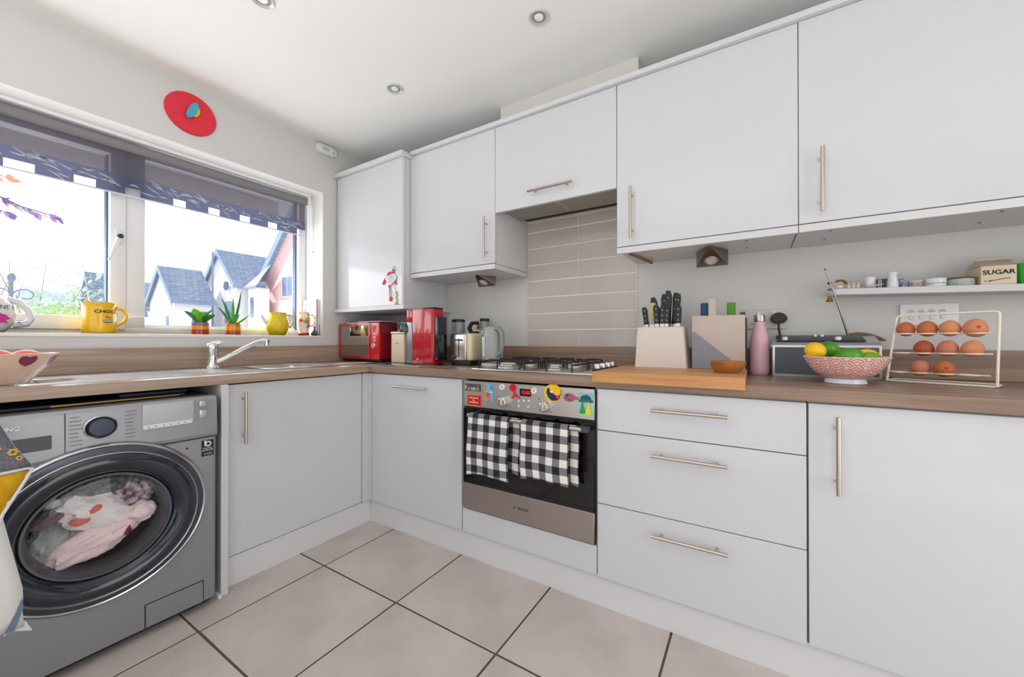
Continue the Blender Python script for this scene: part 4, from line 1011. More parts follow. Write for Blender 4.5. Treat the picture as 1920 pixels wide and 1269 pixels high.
# drum and laundry
MB().rings([eln(.205, XF - .001), eln(.190, XF - .03), eln(.186, XF - .34), eln(.002, XF - .345)], (False, False)).build('drum', M('drum_steel', (120, 122, 126), .4, .8), wm, True)
lc = [M('laundry_white', (240, 234, 232), .95, bump=(90, .5, .004)), M('laundry_pink', (240, 216, 216), .95, bump=(120, .6, .004)), M('laundry_grey', (168, 172, 172), .95, bump=(90, .5, .004)), M('laundry_crimson', (150, 14, 52), .9), M('laundry_coral', (226, 112, 96), .9),
      M('laundry_print', (214, 206, 210), .95, var=(55, (96, 50, 76))), M('laundry_dark', (52, 62, 66), .95, var=(70, (120, 120, 120))), M('laundry_mauve', (120, 96, 106), .95)]
def garment(name, label, pos, r, mat_, seed, rot=(0, 0, 0)):
    def fn(d, p):
        f_ = 1 + .20 * noise.noise(d * 2.4 + Vector((seed, seed * .7, 0))) + .10 * noise.noise(d * 7 + Vector((seed, 3, 0))) + .10 * abs(noise.noise(d * 4 + Vector((0, seed, 5))))
        return p * f_
    t = MB().ball(pos, r, 44, 30, Matrix.Rotation(rot[0], 3, 'X') @ Matrix.Rotation(rot[1], 3, 'Y'), fn).build(name, mat_)
    tag(t, label, 'laundry', 'laundry in the washing machine drum')
G = [('garment', 'large white towelling garment in the middle of the drum', (.578, -1.695, .480), (.07, .115, .062), 0, 1, (-.5, 0)),
     ('garment', 'pale pink towelling garment at the bottom of the drum', (.588, -1.700, .393), (.07, .128, .056), 1, 3, (.35, 0)),
     ('garment', 'grey crumpled garment at the left side of the drum', (.578, -1.795, .405), (.05, .050, .060), 2, 5, (0, 0)),
     ('garment', 'white patterned garment with dark red print, upper right in the drum', (.580, -1.600, .520), (.05, .060, .050), 5, 8, (-.4, 0)),
     ('garment', 'dark speckled garment along the top of the drum', (.570, -1.680, .560), (.05, .115, .036), 6, 9, (0, 0)),
     ('garment', 'pale pinkish garment hanging at the right of the drum', (.615, -1.585, .445), (.035, .038, .034), 1, 12, (0, 0)),
     ('garment', 'small crimson garment at the lower right of the drum', (.632, -1.632, .410), (.018, .018, .026), 3, 14, (0, 0)),
     ('garment', 'coral red cloth beside the white garment in the drum', (.640, -1.738, .474), (.014, .022, .013), 4, 15, (0, 0)),
     ('garment', 'second coral red cloth higher on the white garment', (.640, -1.705, .500), (.013, .020, .012), 4, 17, (.5, 0)),
     ('garment', 'mauve and white striped garment at the upper left of the drum', (.595, -1.790, .500), (.040, .055, .022), 7, 19, (.45, 0)),
     ('garment', 'pale grey sheet bunched behind the left of the drum', (.545, -1.770, .540), (.05, .050, .030), 2, 21, (.5, 0))]
for a in G: garment(a[0], a[1], a[2], a[3], lc[a[4]], a[5], a[6])
# flat things lying on the washing machine
bk = thing('tray', 'dark flat tray with a thin golden edge lying on the washing machine', 'tray', (.44, -1.62, .8365))
MB().box(.22, -1.90, .8368, .560, -1.44, .846, .003).build('base', M('tray_dark', (34, 38, 48), .4), bk, True)
MB().box(.5605, -1.79, .8395, .5650, -1.46, .8435).build('edge', M('tray_gold', (170, 130, 60), .35, .8), bk, True, False)
bk = thing('folder', 'dark blue folder lying on the tray above the washing machine', 'folder', (.40, -1.6, .8462))
MB().box(.22, -1.62, .8465, .52, -1.42, .856, .002).build('cover', M('folder_blue', (44, 60, 80), .5), bk, True)

# ================================================================== THINGS ON THE WINDOW SILL
SZ = OZ0 + .0003
ceram = lambda nm, c, r=.18: M(nm, c, r, coat=.4)
# white wine-jug style pot at the left edge
t = thing('white_pot', 'white ceramic lidded pot with pink print and lettering at the left end of the sill', 'pot', (-.06, -1.868, SZ))
pc = (-.06, -1.868, SZ); wcer = ceram('pot_white', (232, 232, 234))
MB().lathe([(.0001, .001), (.046, .001), (.058, .012), (.074, .045), (.079, .075), (.074, .105), (.058, .130), (.040, .142), (.036, .150)], pc, 40).build('body', wcer, t, True)
l = MB().lathe([(.038, .150), (.036, .158), (.014, .166), (.0001, .167)], pc, 30).build('lid', wcer, t, True)
MB().lathe([(.0001, .166), (.006, .166), (.007, .180), (.011, .186), (.009, .194), (.0001, .196)], (pc[0], -1.812, SZ + .0), 16).build('knob', M('knob_dark', (70, 66, 72), .4), l, True) if False else MB().lathe([(.006, .163), (.006, .178), (.011, .184), (.009, .194), (.0001, .196)], pc, 16).build('knob', M('knob_dark', (70, 66, 72), .4), l, True)
pts = [(pc[0], pc[1] + .052, SZ + .134), (pc[0], pc[1] + .085, SZ + .122), (pc[0], pc[1] + .108, SZ + .090), (pc[0], pc[1] + .116, SZ + .058), (pc[0], pc[1] + .104, SZ + .036), (pc[0], pc[1] + .070, SZ + .030)]
MB().tube(pts, [.013, .012, .011, .011, .012, .013], 12).build('handle', wcer, t, True)
def curved(x, y, z): # wrap lettering around the pot, centre direction towards the camera side
    a = radians(28) + x / .0805; return Vector((.0803 * cos(a), .0803 * sin(a), y))
text('lettering', "LIGNE' E", .022, M('ink_grey', (66, 66, 66), .6), t, (pc[0], pc[1], SZ + .098), xf=curved, sx=1.0)
m = MB(); star = []
for k in range(14):
    r_ = (.024 if k % 2 == 0 else .015) * (1 + .2 * sin(k * 2.3)); a = 2 * pi * k / 14; xx, zz = r_ * cos(a) * 1.2, r_ * sin(a)
    star.append(curved(xx - .004, zz, 0) * 1.004 + Vector((pc[0], pc[1], SZ + .053)))
m.poly(star); m.build('pink_splash', M('pink_ink', (206, 60, 150), .4), t, True, False)
m = MB(); yA = pc[1] + .082
m.tube([(pc[0] + .018, yA - .004, SZ + .040), (pc[0] + .018, yA + .020, SZ + .044)], .001, 5); m.tube([(pc[0] + .018, yA + .006, SZ + .050), (pc[0] + .018, yA - .004, SZ + .040), (pc[0] + .018, yA + .008, SZ + .033)], .001, 5)
m.build('arrow_mark', M('ink_grey'), t, True)

# yellow chocolate mug
t = thing('yellow_mug', 'yellow mug with dark CHOCO lettering and wavy rim', 'mug', (-.065, -1.555, SZ))
yc = (-.065, -1.555, SZ); yel = ceram('mug_yellow', (246, 196, 40))
m = MB(); n = 48; rings = []
for r_, z in ((.0001, .002), (.054, .002), (.0565, .008), (.056, .05), (.0535, .10), (.0535, .120), (.057, .134), (.059, .140), (.0565, .140), (.0505, .125), (.050, .05), (.048, .010), (.0001, .008)):
    rings.append([(yc[0] + r_ * cos(2 * pi * k / n), yc[1] + r_ * sin(2 * pi * k / n), SZ + z + (.003 * sin(12 * pi * k / n) if z > .13 else 0)) for k in range(n)])
m.rings(rings, (True, True)); m.build('body', yel, t, True)
pts = [(yc[0] + .01, yc[1] + .052, SZ + .118), (yc[0] + .01, yc[1] + .078, SZ + .112), (yc[0] + .01, yc[1] + .092, SZ + .086), (yc[0] + .01, yc[1] + .084, SZ + .058), (yc[0] + .01, yc[1] + .054, SZ + .036)]
MB().tube(pts, .0075, 12).build('handle', yel, t, True)
def cmug(x, y, z): a = radians(20) + x / .058; return Vector((.0575 * cos(a), .0575 * sin(a), y))
text('lettering', 'CHOCO', .0200, M('ink_brown', (72, 48, 40), .6), t, (yc[0], yc[1], SZ + .098), xf=cmug, sx=1.25, bold=.0004)
text('lettering', 'lait', .014, M('ink_brown'), t, (yc[0], yc[1], SZ + .074), xf=cmug, sx=1.3)
m = MB(); m.poly([cmug(.022 * cos(2 * pi * k / 20), .006 * sin(2 * pi * k / 20), 0) + Vector((yc[0], yc[1], SZ + .058)) for k in range(20)]); m.build('oval_print', M('print_grey', (178, 178, 176), .5), t, True, False)
m = MB(); m.poly([cmug(.018 * cos(2 * pi * k / 12), .002 * sin(2 * pi * k / 12), 0) + Vector((yc[0], yc[1], SZ + .050)) for k in range(12)]); m.build('print_line', M('ink_brown'), t, True, False)

# two planted glasses
def glass_pot(y, r, h, label, bands):
    t = thing('plant_pot', label, 'plant', (-.06, y, SZ), 0, 'small plants in striped glasses')
    z = 0
    for i, (dz, col) in enumerate(bands):
        MB().lathe([(.0001, z), (r, z), (r, z + dz - .0006), (.0001, z + dz - .0006)] if i == 0 else [(r * .2, z), (r, z), (r, z + dz - .0004), (r * .2, z + dz - .0004)], (-.06, y, SZ), 32).build('glass_band', M('band_%d_%d_%d' % col, col, .08, trans=.35, coat=.5), t, True)
        z += dz
    MB().lathe([(.0001, h - .006), (r * .93, h - .006)], (-.06, y, SZ + .0065), 24).build('soil', M('soil', (60, 46, 38), .95), t, True)
    return t
def blade_leaf(t, base, tip, w, mat_, bend=.2, droop=0.0, thick=.15, name='leaf'):
    b, e = Vector(base), Vector(tip); d = e - b; up = Vector((0, 0, 1)); side = d.cross(Vector((1, 0, 0)));
    side = Vector((0, 1, 0)) - d.normalized() * d.normalized().y
    if side.length < .05: side = Vector((1, 0, 0))
    side.normalize(); nr = d.normalized().cross(side)
    rings = []
    for i in range(9):
        s_ = i / 8; c_ = b + d * s_ + up * (bend * d.length * sin(pi * s_) * .5) - up * droop * s_ * s_
        ww = w * (.55 + .9 * s_ - 1.4 * s_ ** 2) if thick > .12 else w * sin(pi * min(.97, .08 + s_ * .9)) ** .8
        ww = max(ww, .0006)
        rings.append([c_ + side * ww * cos(a) + nr * ww * thick * 2 * sin(a) for a in [2 * pi * k / 10 for k in range(10)]])
    return MB().rings(rings).build(name, mat_, t, True)
p1 = glass_pot(-1.1735, .0385, .066, 'leafy green plant in a red, orange and purple striped glass', ((.014, (206, 60, 30)), (.012, (190, 40, 50)), (.020, (250, 160, 20)), (.020, (136, 110, 150))))
gA, gB, gC = M('plant_green', (100, 190, 30), .4, sss=.2), M('plant_dark', (52, 120, 50), .45), M('plant_mid', (70, 140, 60), .45)
b0 = (-.06, -1.1735, SZ + .062)
for (dy, dz, w, mt, dx) in ((-.030, .075, .022, gA, .0), (-.075, .058, .010, gC, .02), (-.012, .058, .020, gA, .035), (.035, .060, .012, gC, -.02), (.060, .045, .014, gB, .02), (.020, .040, .013, gB, .03), (.056, .075, .006, gC, .0)):
    blade_leaf(p1, (b0[0] + dx * .2, b0[1] + dy * .15, b0[2]), (b0[0] + dx, b0[1] + dy, b0[2] + dz), w, mt, .25, 0, .08)
p2 = glass_pot(-1.0175, .037, .064, 'spiky aloe in an orange and red striped glass', ((.014, (200, 60, 20)), (.010, (220, 90, 20)), (.022, (250, 170, 16)), (.018, (236, 130, 20))))
b0 = (-.06, -1.0175, SZ + .060); al = M('aloe_green', (84, 170, 48), .35, sss=.1); al2 = M('aloe_dark', (60, 130, 70), .4)
for (dy, dz, w, mt, dx, bn) in ((.000, .155, .013, al, .0, .06), (-.062, .150, .009, al2, .01, .06), (.048, .200, .011, al2, -.01, -.12), (-.085, .095, .009, al2, .02, .1), (.080, .062, .008, al, .02, -.1), (-.060, .050, .009, al, .03, .1), (.02, .06, .010, al, .03, .1)):
    blade_leaf(p2, (b0[0] + dx * .3, b0[1] + dy * .12, b0[2]), (b0[0] + dx, b0[1] + dy, b0[2] + dz), w, mt, bn, 0, .16)

# yellow belly jug
t = thing('yellow_jug', 'round bellied yellow jug beside the floral jug on the sill', 'jug', (-.075, -.765, SZ))
jc = (-.075, -.765, SZ); yj = ceram('jug_yellow', (222, 196, 30))
MB().lathe([(.0001, .001), (.040, .001), (.045, .006), (.064, .045), (.066, .072), (.060, .098), (.052, .116), (.053, .136), (.055, .142), (.051, .142), (.048, .118), (.0001, .110)], jc, 40).build('body', yj, t, True)
MB().tube([(jc[0] + .01, jc[1] + .050, SZ + .130), (jc[0] + .012, jc[1] + .082, SZ + .124), (jc[0] + .012, jc[1] + .092, SZ + .092), (jc[0] + .012, jc[1] + .078, SZ + .060), (jc[0] + .01, jc[1] + .060, SZ + .052)], .0065, 10).build('handle', yj, t, True)
MB().tube([(jc[0], jc[1] - .060, SZ + .072), (jc[0], jc[1] - .082, SZ + .100), (jc[0], jc[1] - .094, SZ + .122)], [.012, .009, .008], 10).build('spout', M('jug_pale', (240, 238, 226), .2), t, True)
# floral jug
t = thing('floral_jug', 'white jug painted with orange and red flowers', 'jug', (-.060, -.605, SZ))
fc = (-.060, -.605, SZ)
b_ = MB().lathe([(.0001, .001), (.030, .001), (.034, .010), (.030, .022), (.033, .050), (.041, .085), (.040, .115), (.033, .140), (.034, .158), (.031, .158), (.029, .140), (.0001, .130)], fc, 64).build('body', attr_mat('floral_glaze'), t, True)
fl_ = []; rnd = random.Random(21)
for i in range(26): fl_.append((rnd.uniform(-pi, pi), rnd.uniform(.02, .150), rnd.uniform(.010, .019), rnd.choice([(240, 90, 30), (232, 60, 30), (250, 170, 60), (120, 170, 80), (206, 40, 50), (246, 210, 90)])))
def florals(co):
    a = atan2(co.y, co.x)
    if co.z < .018: return (200, 50, 40)
    for (fa, fz, fr, fcx) in fl_:
        da = (a - fa + pi) % (2 * pi) - pi
        if (da * .036) ** 2 + (co.z - fz) ** 2 < fr * fr * (.8 + .3 * sin(5 * atan2(co.z - fz, da * .036))): return fcx
    return (238, 232, 220)
# refine the glaze mesh first
bmx = bmesh.new(); bmx.from_mesh(b_.data); bmesh.ops.subdivide_edges(bmx, edges=[e for e in bmx.edges if abs(e.verts[0].co.z - e.verts[1].co.z) > .004], cuts=7); bmx.to_mesh(b_.data); bmx.free(); paint(b_, florals)
MB().tube([(fc[0] + .01, fc[1] + .030, SZ + .140), (fc[0] + .01, fc[1] + .060, SZ + .138), (fc[0] + .01, fc[1] + .074, SZ + .105), (fc[0] + .01, fc[1] + .060, SZ + .070), (fc[0] + .01, fc[1] + .036, SZ + .060)], .0052, 10).build('handle', M('jug_handle_peach', (226, 190, 170), .25), t, True)
st = tag(MB().tube([(fc[0] - .01, fc[1] + .008, SZ + .129), (fc[0] - .004, fc[1] + .022, SZ + .22)], .0035, 8).build('paper_straw', M('straw_red_white', (230, 120, 110), .6, var=(120, (250, 246, 240)))), 'red and white straw standing in the floral jug', 'straw')
# little dark bottle
t = thing('bud_vase', 'tiny dark blue bulb vase with a thin neck at the right end of the sill', 'vase', (-.03, -.548, SZ))
MB().lathe([(.0001, .0005), (.016, .0005), (.022, .008), (.022, .016), (.014, .026), (.006, .036), (.0055, .058), (.0075, .064), (.006, .064), (.0001, .060)], (-.03, -.548, SZ), 24).build('body', M('vase_navy', (56, 62, 96), .15, coat=.5), t, True)
# white canvas leaning on the reveal
t = thing('canvas_block', 'plain white box frame standing against the right window reveal', 'frame', (-.11, -.524, SZ))
MB().box(-.190, -.5345, SZ, -.034, -.5125, SZ + .247, .002).build('frame', M('canvas_white', (240, 238, 234), .7), t, True)
MB().box(-.0335, -.5325, SZ + .002, -.0328, -.5225, SZ + .245).build('edge_band', M('canvas_edge', (170, 160, 152), .7), t, True, False)
MB().box(-.036, -.5120, SZ + .001, -.030, -.5105, SZ + .075).build('red_tab', M('red_tab', (150, 40, 40), .5), t, True, False)

# ================================================================== THINGS ON THE WORKTOP
WZ = WT + .0003
# heart bowl
def fine_lathe(prof, c, n, steps):
    out = []
    for i in range(len(prof) - 1):
        for k in range(steps): f = k / steps; out.append((prof[i][0] * (1 - f) + prof[i + 1][0] * f, prof[i][1] * (1 - f) + prof[i + 1][1] * f))
    out.append(prof[-1]); return MB().lathe(out, c, n)
hcz = (.385, -1.872, WZ)
t = thing('heart_bowl', 'cream bowl printed with crimson hearts at the left end of the worktop', 'bowl', hcz)
pr_ = [(.0001, .001), (.060, .001), (.064, .006), (.082, .030), (.104, .058), (.120, .083), (.130, .100), (.127, .1015), (.118, .086), (.100, .058), (.078, .030), (.058, .012), (.0001, .010)]
b_ = fine_lathe(pr_, hcz, 300, 9).build('body', attr_mat('heart_glaze', .2), t, True)
def hearts(co):
    r_ = sqrt(co.x ** 2 + co.y ** 2); a = atan2(co.y, co.x)
    outer = r_ > .0640 and (co.z < .0999) and (r_ > (.060 + (co.z - .001) * .70))
    if outer and .045 < co.z < .098:
        k = pi * 2 / 9; da = ((a + .30 + k / 2) % k - k / 2) * r_ / .0195; zz = (co.z - .074) / .0160
        if (da * da + zz * zz - 1) ** 3 - da * da * zz ** 3 < 0: return (152, 30, 86)
    return (234, 206, 184)
paint(b_, hearts)
pk = M('fruit_pink', (240, 128, 122), .35, coat=.3, sss=.1, var=(14, (226, 90, 92)))
for i, (dx, dy, dz, r_, lb) in enumerate(((.02, -.062, .102, .043, 'round pink fruit at the left edge heaped in the heart bowl'), (.012, .052, .073, .042, 'pink fruit on the right side of the heart bowl'), (-.058, .00, .075, .040, 'pink fruit at the back of the heart bowl'))):
    o = MB().ball((0, 0, 0), (r_, r_ * 1.04, r_ * .94), 28, 18).build('pink_fruit', pk); o.location = (hcz[0] + dx, hcz[1] + dy, hcz[2] + dz); tag(o, lb, 'fruit', 'pink fruit in the heart bowl')
# papers lying by the drainer
o = MB().box(-.04, -.05, 0, .04, .05, .0008).build('white_card', M('card_white', (244, 244, 246), .5)); o.location = (.56, -.74, WZ); o.rotation_euler = (0, 0, .5); o.scale = (.7, .9, 1)
tag(o, 'small white card lying in the corner of the worktop by the sink', 'card')

# microwave
mw = thing('microwave', 'red microwave with mirror door in the corner', 'microwave', (.23, -.22, WZ))
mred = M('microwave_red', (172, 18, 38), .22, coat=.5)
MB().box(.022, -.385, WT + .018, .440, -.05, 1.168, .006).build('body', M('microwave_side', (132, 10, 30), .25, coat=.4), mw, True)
m = MB(); [m.cyl((xx, yy, WZ), (xx, yy, WT + .019), .014, n=14) for xx in (.05, .41) for yy in (-.36, -.08)]; m.box(.035, -.375, WT + .006, .43, -.06, WT + .0185); m.build('foot', black, mw, True)
d = MB().box(.022, -.402, WT + .020, .352, -.3855, 1.168, .004).build('door', mred, mw, True)
MB().box(.052, -.4045, WT + .036, .338, -.4015, 1.152, .001, 1).build('mirror_glass', M('mirror_glass', (176, 166, 158), .04, 1.0), d, True)
cp = MB().box(.3535, -.402, WT + .020, .440, -.3855, 1.168, .004).build('control_panel', M('microwave_panel', (206, 14, 30), .2, coat=.5), mw, True)
MB().box(.378, -.4035, 1.128, .415, -.4015, 1.150).build('display', M('mw_display', (150, 110, 110), .2), cp, True, False)
m = MB()
for i, (z, w_) in enumerate(((1.104, .014), (1.097, .020), (1.090, .026), (1.076, .030), (1.066, .030), (1.052, .030))): m.box(.396 - w_ / 2, -.4032, z - .002, .396 + w_ / 2, -.4018, z + .0025)
m.build('panel_print', white, cp, True, False)
MB().lathe_axis([(.0001, -.016), (.014, -.016), (.018, -.012), (.019, 0)], (.396, -.402, 1.020), 'y', 24).build('dial', M('knob_silver'), cp, True)
for i, (x0, y0, x1, y1, z, c_, lb) in enumerate(((.06, -.37, .29, -.16, 0, (236, 234, 236), 'white paper sheets on top of the microwave'), (.19, -.375, .42, -.20, .0065, (226, 190, 216), 'pale pink leaflet lying on the papers on the microwave'))):
    o = MB().box(x0, y0, 1.1685 + z, x1, y1, 1.1745 + z, .001, 1).build('paper_stack', M('paper_%d' % i, c_, .7)); tag(o, lb, 'papers')

# tins
t = thing('storage_tin', 'tall cream storage tin with a teal lid beside the microwave', 'tin', (.51, -.205, WZ))
MB().box(.447, -.262, WZ, .578, -.150, 1.130, .006).build('body', cream, t, True)
MB().box(.4455, -.2635, 1.131, .5795, -.1485, 1.178, .006).build('lid', M('teal_lid', (88, 126, 120), .35), t, True)
MB().box(.452, -.2640, 1.093, .573, -.2622, 1.118).build('label_band', M('band_brown', (150, 106, 88), .5), t, True, False)
t = thing('canister', 'smaller cream enamel canister standing in front of the teal-lidded tin', 'canister', (.565, -.315, WZ))
MB().box(.505, -.362, WZ, .628, -.272, 1.095, .010, 3).build('body', M('canister_cream', (226, 208, 184), .3), t, True)
MB().box(.503, -.364, 1.0955, .630, -.270, 1.110, .006).build('lid', cream, t, True)
m = MB(); [m.box(.547 + i * .0065, -.3626, 1.031, .5515 + i * .0065, -.3618, 1.039) for i in range(5)]; m.build('faint_print', M('print_taupe', (176, 156, 140), .5), t, True, False)

# coffee machine
cm = thing('coffee_machine', 'tall red capsule coffee machine with dark spout head', 'coffee machine', (.83, -.38, WZ))
m = MB(); m.prism([(.772, -.432), (.925, -.432), (.935, -.42), (.935, -.345), (.925, -.335), (.772, -.335)], 'z', WT + .006, 1.236, .005); m.build('body', red, cm, True)
m = MB(); m.prism([(.7715, -.4315), (.725, -.4315), (.708, -.420), (.704, -.400), (.712, -.375), (.735, -.360), (.7715, -.360)], 'z', 1.165, 1.236, .004); m.build('head', red, cm, True)
MB().box(.722, -.431, WT + .006, .7705, -.365, 1.164, .008).build('column', M('machine_grey', (138, 142, 150), .3, .6), cm, True)
MB().lathe([(.0001, 0), (.026, 0), (.030, .012), (.027, .036), (.018, .050), (.0001, .052)], (.700, -.425, 1.103), 26).build('spout_head', M('spout_grey', (84, 88, 94), .2, .6), cm, True)
MB().box(.690, -.431, WZ, .935, -.335, WT + .0058, .002).build('base_plate', black, cm, True)
MB().box(.9355, -.42, WT + .03, .965, -.345, 1.190, .006).build('water_tank', M('tank_dark', (24, 26, 32), .12, coat=.4), cm, True)
MB().box(.850, -.425, 1.2365, .930, -.342, 1.2445, .003).build('lid', black, cm, True)
MB().lathe_axis([(.0001, -.001), (.006, -.001), (.006, .001)], (.815, -.4335, .945), 'y', 14).build('badge', M('badge_pink', (232, 170, 186), .4), cm, True)

# jars behind toaster
def lid_jar(name, c, r, h, lab, capc, cat, knob=False):
    t = thing(name, lab, cat, (c[0], c[1], WZ))
    MB().lathe([(.0001, .001), (r, .001), (r * 1.02, .01), (r, h * .5), (r * .98, h), (r * .90, h), (r * .92, .012), (.0001, .010)], (c[0], c[1], WZ), 32).build('glass', M('jar_glass', (206, 212, 218), .05, trans=.75), t, True)
    MB().lathe([(.0001, h + .001), (r * 1.05, h + .001), (r * 1.05, h + .014), (r * .9, h + .018), (.0001, h + .018)], (c[0], c[1], WZ), 32).build('lid', capc, t, True)
    return t
j = lid_jar('cafetiere', (.928, -.200), .040, .255, 'tall glass cafetiere with black lid behind the coffee machine', black, 'cafetiere')
MB().lathe([(.0001, 0), (.036, 0), (.036, .13), (.0001, .13)], (.928, -.20, WZ + .012), 24).build('contents', M('glass_grey_fill', (120, 124, 132), .4), j, True)
j = lid_jar('blender_jug', (1.045, -.085), .030, .262, 'slim glass blender jug with black lid behind the toaster', black, 'blender')
MB().tube([(1.02, -.11, 1.165), (.985, -.14, 1.160), (.975, -.15, 1.130), (.985, -.14, 1.100), (1.02, -.11, 1.10)], [.010, .014, .015, .013, .010], 10).build('handle', black, j, True)

# toaster
to = thing('toaster', 'cream and chrome two-slice toaster', 'toaster', (1.05, -.22, WZ))
tx0, tx1, ty0, ty1 = .985, 1.118, -.345, -.120
MB().box(tx0 + .004, ty0 + .006, WZ, tx1 + .014, ty1, WT + .024, .004).build('base', black, to, True)
MB().box(tx0 + .022, ty0 + .012, WT + .025, tx1 + .012, ty1, 1.095, .024, 4).build('shell', M('toaster_cream', (224, 214, 182), .25, coat=.4), to, True)
ce = MB().box(tx0, ty0, WT + .026, tx1 - .016, ty0 + .018, 1.092, .008, 3).build('end_panel', M('toaster_chrome', (206, 196, 190), .18, 1.0), to, True)
MB().box(tx0 + .004, ty0 + .019, 1.070, tx1 - .018, ty1 - .01, 1.096, .008, 3).build('top_plate', chrome, to, True)
MB().box(1.048, ty0 - .0008, .955, 1.054, ty0, 1.065).build('lever_slot', black, ce, True, False)
MB().box(1.032, ty0 - .020, 1.052, 1.071, ty0, 1.062, .003).build('lever', M('lever_grey', (80, 80, 84), .3), ce, True)
MB().lathe_axis([(.0001, -.014), (.013, -.014), (.015, 0)], (1.013, ty0, .960), 'y', 20).build('dial', M('spout_grey'), ce, True)
for z in (1.036, 1.014, .994): MB().lathe_axis([(.0001, -.003), (.0045, -.003), (.005, 0)], (1.011, ty0, z), 'y', 12).build('button', black, ce, True)

# kettle
kt = thing('kettle', 'grey jug kettle beside the hob', 'kettle', (1.245, -.285, WZ))
kg = M('kettle_grey', (158, 162, 158), .3, coat=.2); kc = (1.245, -.285, WZ)
MB().lathe([(.0001, 0), (.066, 0), (.067, .010), (.064, .018), (.0001, .018)], kc, 36, sy=.85).build('base', M('kettle_base', (196, 198, 196), .3), kt, True)
MB().lathe([(.050, .0185), (.0625, .022), (.064, .040), (.061, .110), (.058, .175), (.055, .205), (.048, .217), (.026, .223), (.0001, .223)], kc, 40, sy=.85, cap=(True, False)).build('body', kg, kt, True)
pts = [(kc[0] + .036, kc[1] - .030, WZ + .205), (kc[0] + .070, kc[1] - .034, WZ + .206), (kc[0] + .086, kc[1] - .036, WZ + .180), (kc[0] + .088, kc[1] - .036, WZ + .120), (kc[0] + .080, kc[1] - .036, WZ + .075), (kc[0] + .048, kc[1] - .030, WZ + .058)]
MB().tube(pts, [.010, .013, .013, .012, .012, .010], 12).build('handle', M('kettle_handle', (136, 142, 138), .35), kt, True)
MB().tube([(kc[0] - .050, kc[1] - .01, WZ + .175), (kc[0] - .070, kc[1] - .01, WZ + .200)], [.018, .008], 12).build('spout', kg, kt, True)
MB().lathe_axis([(.0001, -.003), (.006, -.003), (.006, .002)], (kc[0] + .010, kc[1] - .0555, WZ + .033), 'y', 14).build('switch_lamp', white, kt, True)
MB().box(kc[0] - .034, kc[1] - .0545, WZ + .055, kc[0] - .014, kc[1] - .0495, WZ + .165, .004).build('water_window', M('kettle_window', (196, 202, 200), .15), kt, True)

# glass worktop saver
gm = thing('glass_mat', 'teal patterned glass worktop saver lying in the corner of the worktop', 'board', (.71, -.49, WZ))
gm.rotation_euler = (0, 0, radians(0))
MB().box(.465, -.585, WZ, .985, -.438, WT + .0055, .002).build('plate', M('mat_teal', (110, 140, 130), .08, coat=.5, var=(16, (150, 146, 140))), gm, True)
m = MB()
for k, (cx, cy, c_) in enumerate(((.74, -.50, (206, 120, 150)), (.80, -.51, (214, 190, 110)), (.88, -.49, (190, 90, 100)), (.58, -.50, (150, 170, 200)))):
    MB().lathe([(.0001, .0001), (.026, .0001)], (cx, cy, WT + .0056), 20).build('printed_spot', M('mag_%d_%d_%d' % c_, c_, .2), gm, True)
# fused spur on the wall
fs = thing('fused_spur', 'white cooker switch plate with a red rocker behind the kettle', 'switch', (.90, -.001, 1.13))
MB().box(.830, -.009, 1.088, .978, -.001, 1.178, .003).build('plate', white, fs, True)
MB().box(.928, -.014, 1.128, .950, -.0092, 1.168, .002).build('rocker', M('rocker_red', (190, 24, 28), .3), fs, True)

# chopping board hooked over the worktop edge
bb_ = thing('chopping_board', 'large bamboo worktop board hooked over the front edge', 'chopping board', (2.2, -.4, WT))
bam = wood('bamboo', (176, 116, 66), (222, 168, 108), (1.0, 22, 22), .42, 2.4)
m = MB(); m.prism([(-.633, .8955), (-.6128, .8955), (-.6128, WZ), (-.105, WZ), (-.105, .934), (-.633, .934)], 'x', 1.951, 2.458, .0015); m.build('board', bam, bb_, True)
BZ = .9343
# knife block
kb = thing('knife_block', 'off white knife block full of black handled knives', 'knife block', (2.125, -.20, BZ))
m = MB(); m.rings([[(2.020, -.262, BZ), (2.236, -.262, BZ), (2.236, -.125, BZ), (2.020, -.125, BZ)], [(2.030, -.255, 1.1135), (2.222, -.255, 1.1135), (2.222, -.135, 1.1135), (2.030, -.135, 1.1135)]], (True, True)); m.build('block', M('block_white', (222, 212, 204), .6), kb, True)
rv = M('rivet', (150, 150, 152), .4, .8)
def knife(i, x, y, h, w, tilt, lab, colr=(26, 27, 30), butt=None):
    t = thing('kitchen_knife', lab, 'knife', (x, y, 1.1140), 0, 'knives standing in the knife block')
    t.rotation_euler = (0, tilt, 0)
    MB().box(-w * .40, -.0055, .0003, w * .40, .0055, .016, .001, 1).build('bolster', M('bolster_steel', (190, 188, 184), .3, 1.0), t)
    pts = [(-w / 2, .016), (w / 2, .016), (w * .46, h * .4), (w * .56, h * .85), (w * .30, h), (-w * .36, h), (-w * .54, h * .85), (-w * .42, h * .4)]
    m = MB(); m.prism(pts, 'y', -.0095, .0095, .0025); m.build('handle', M('knife_%d_%d_%d' % colr, colr, .35), t)
    for k in range(3): MB().lathe_axis([(.0001, -.0105), (.0030, -.0105), (.0030, -.008)], (0, 0, .016 + (h - .016) * (.18 + .3 * k)), 'y', 10).build('rivet', rv, t)
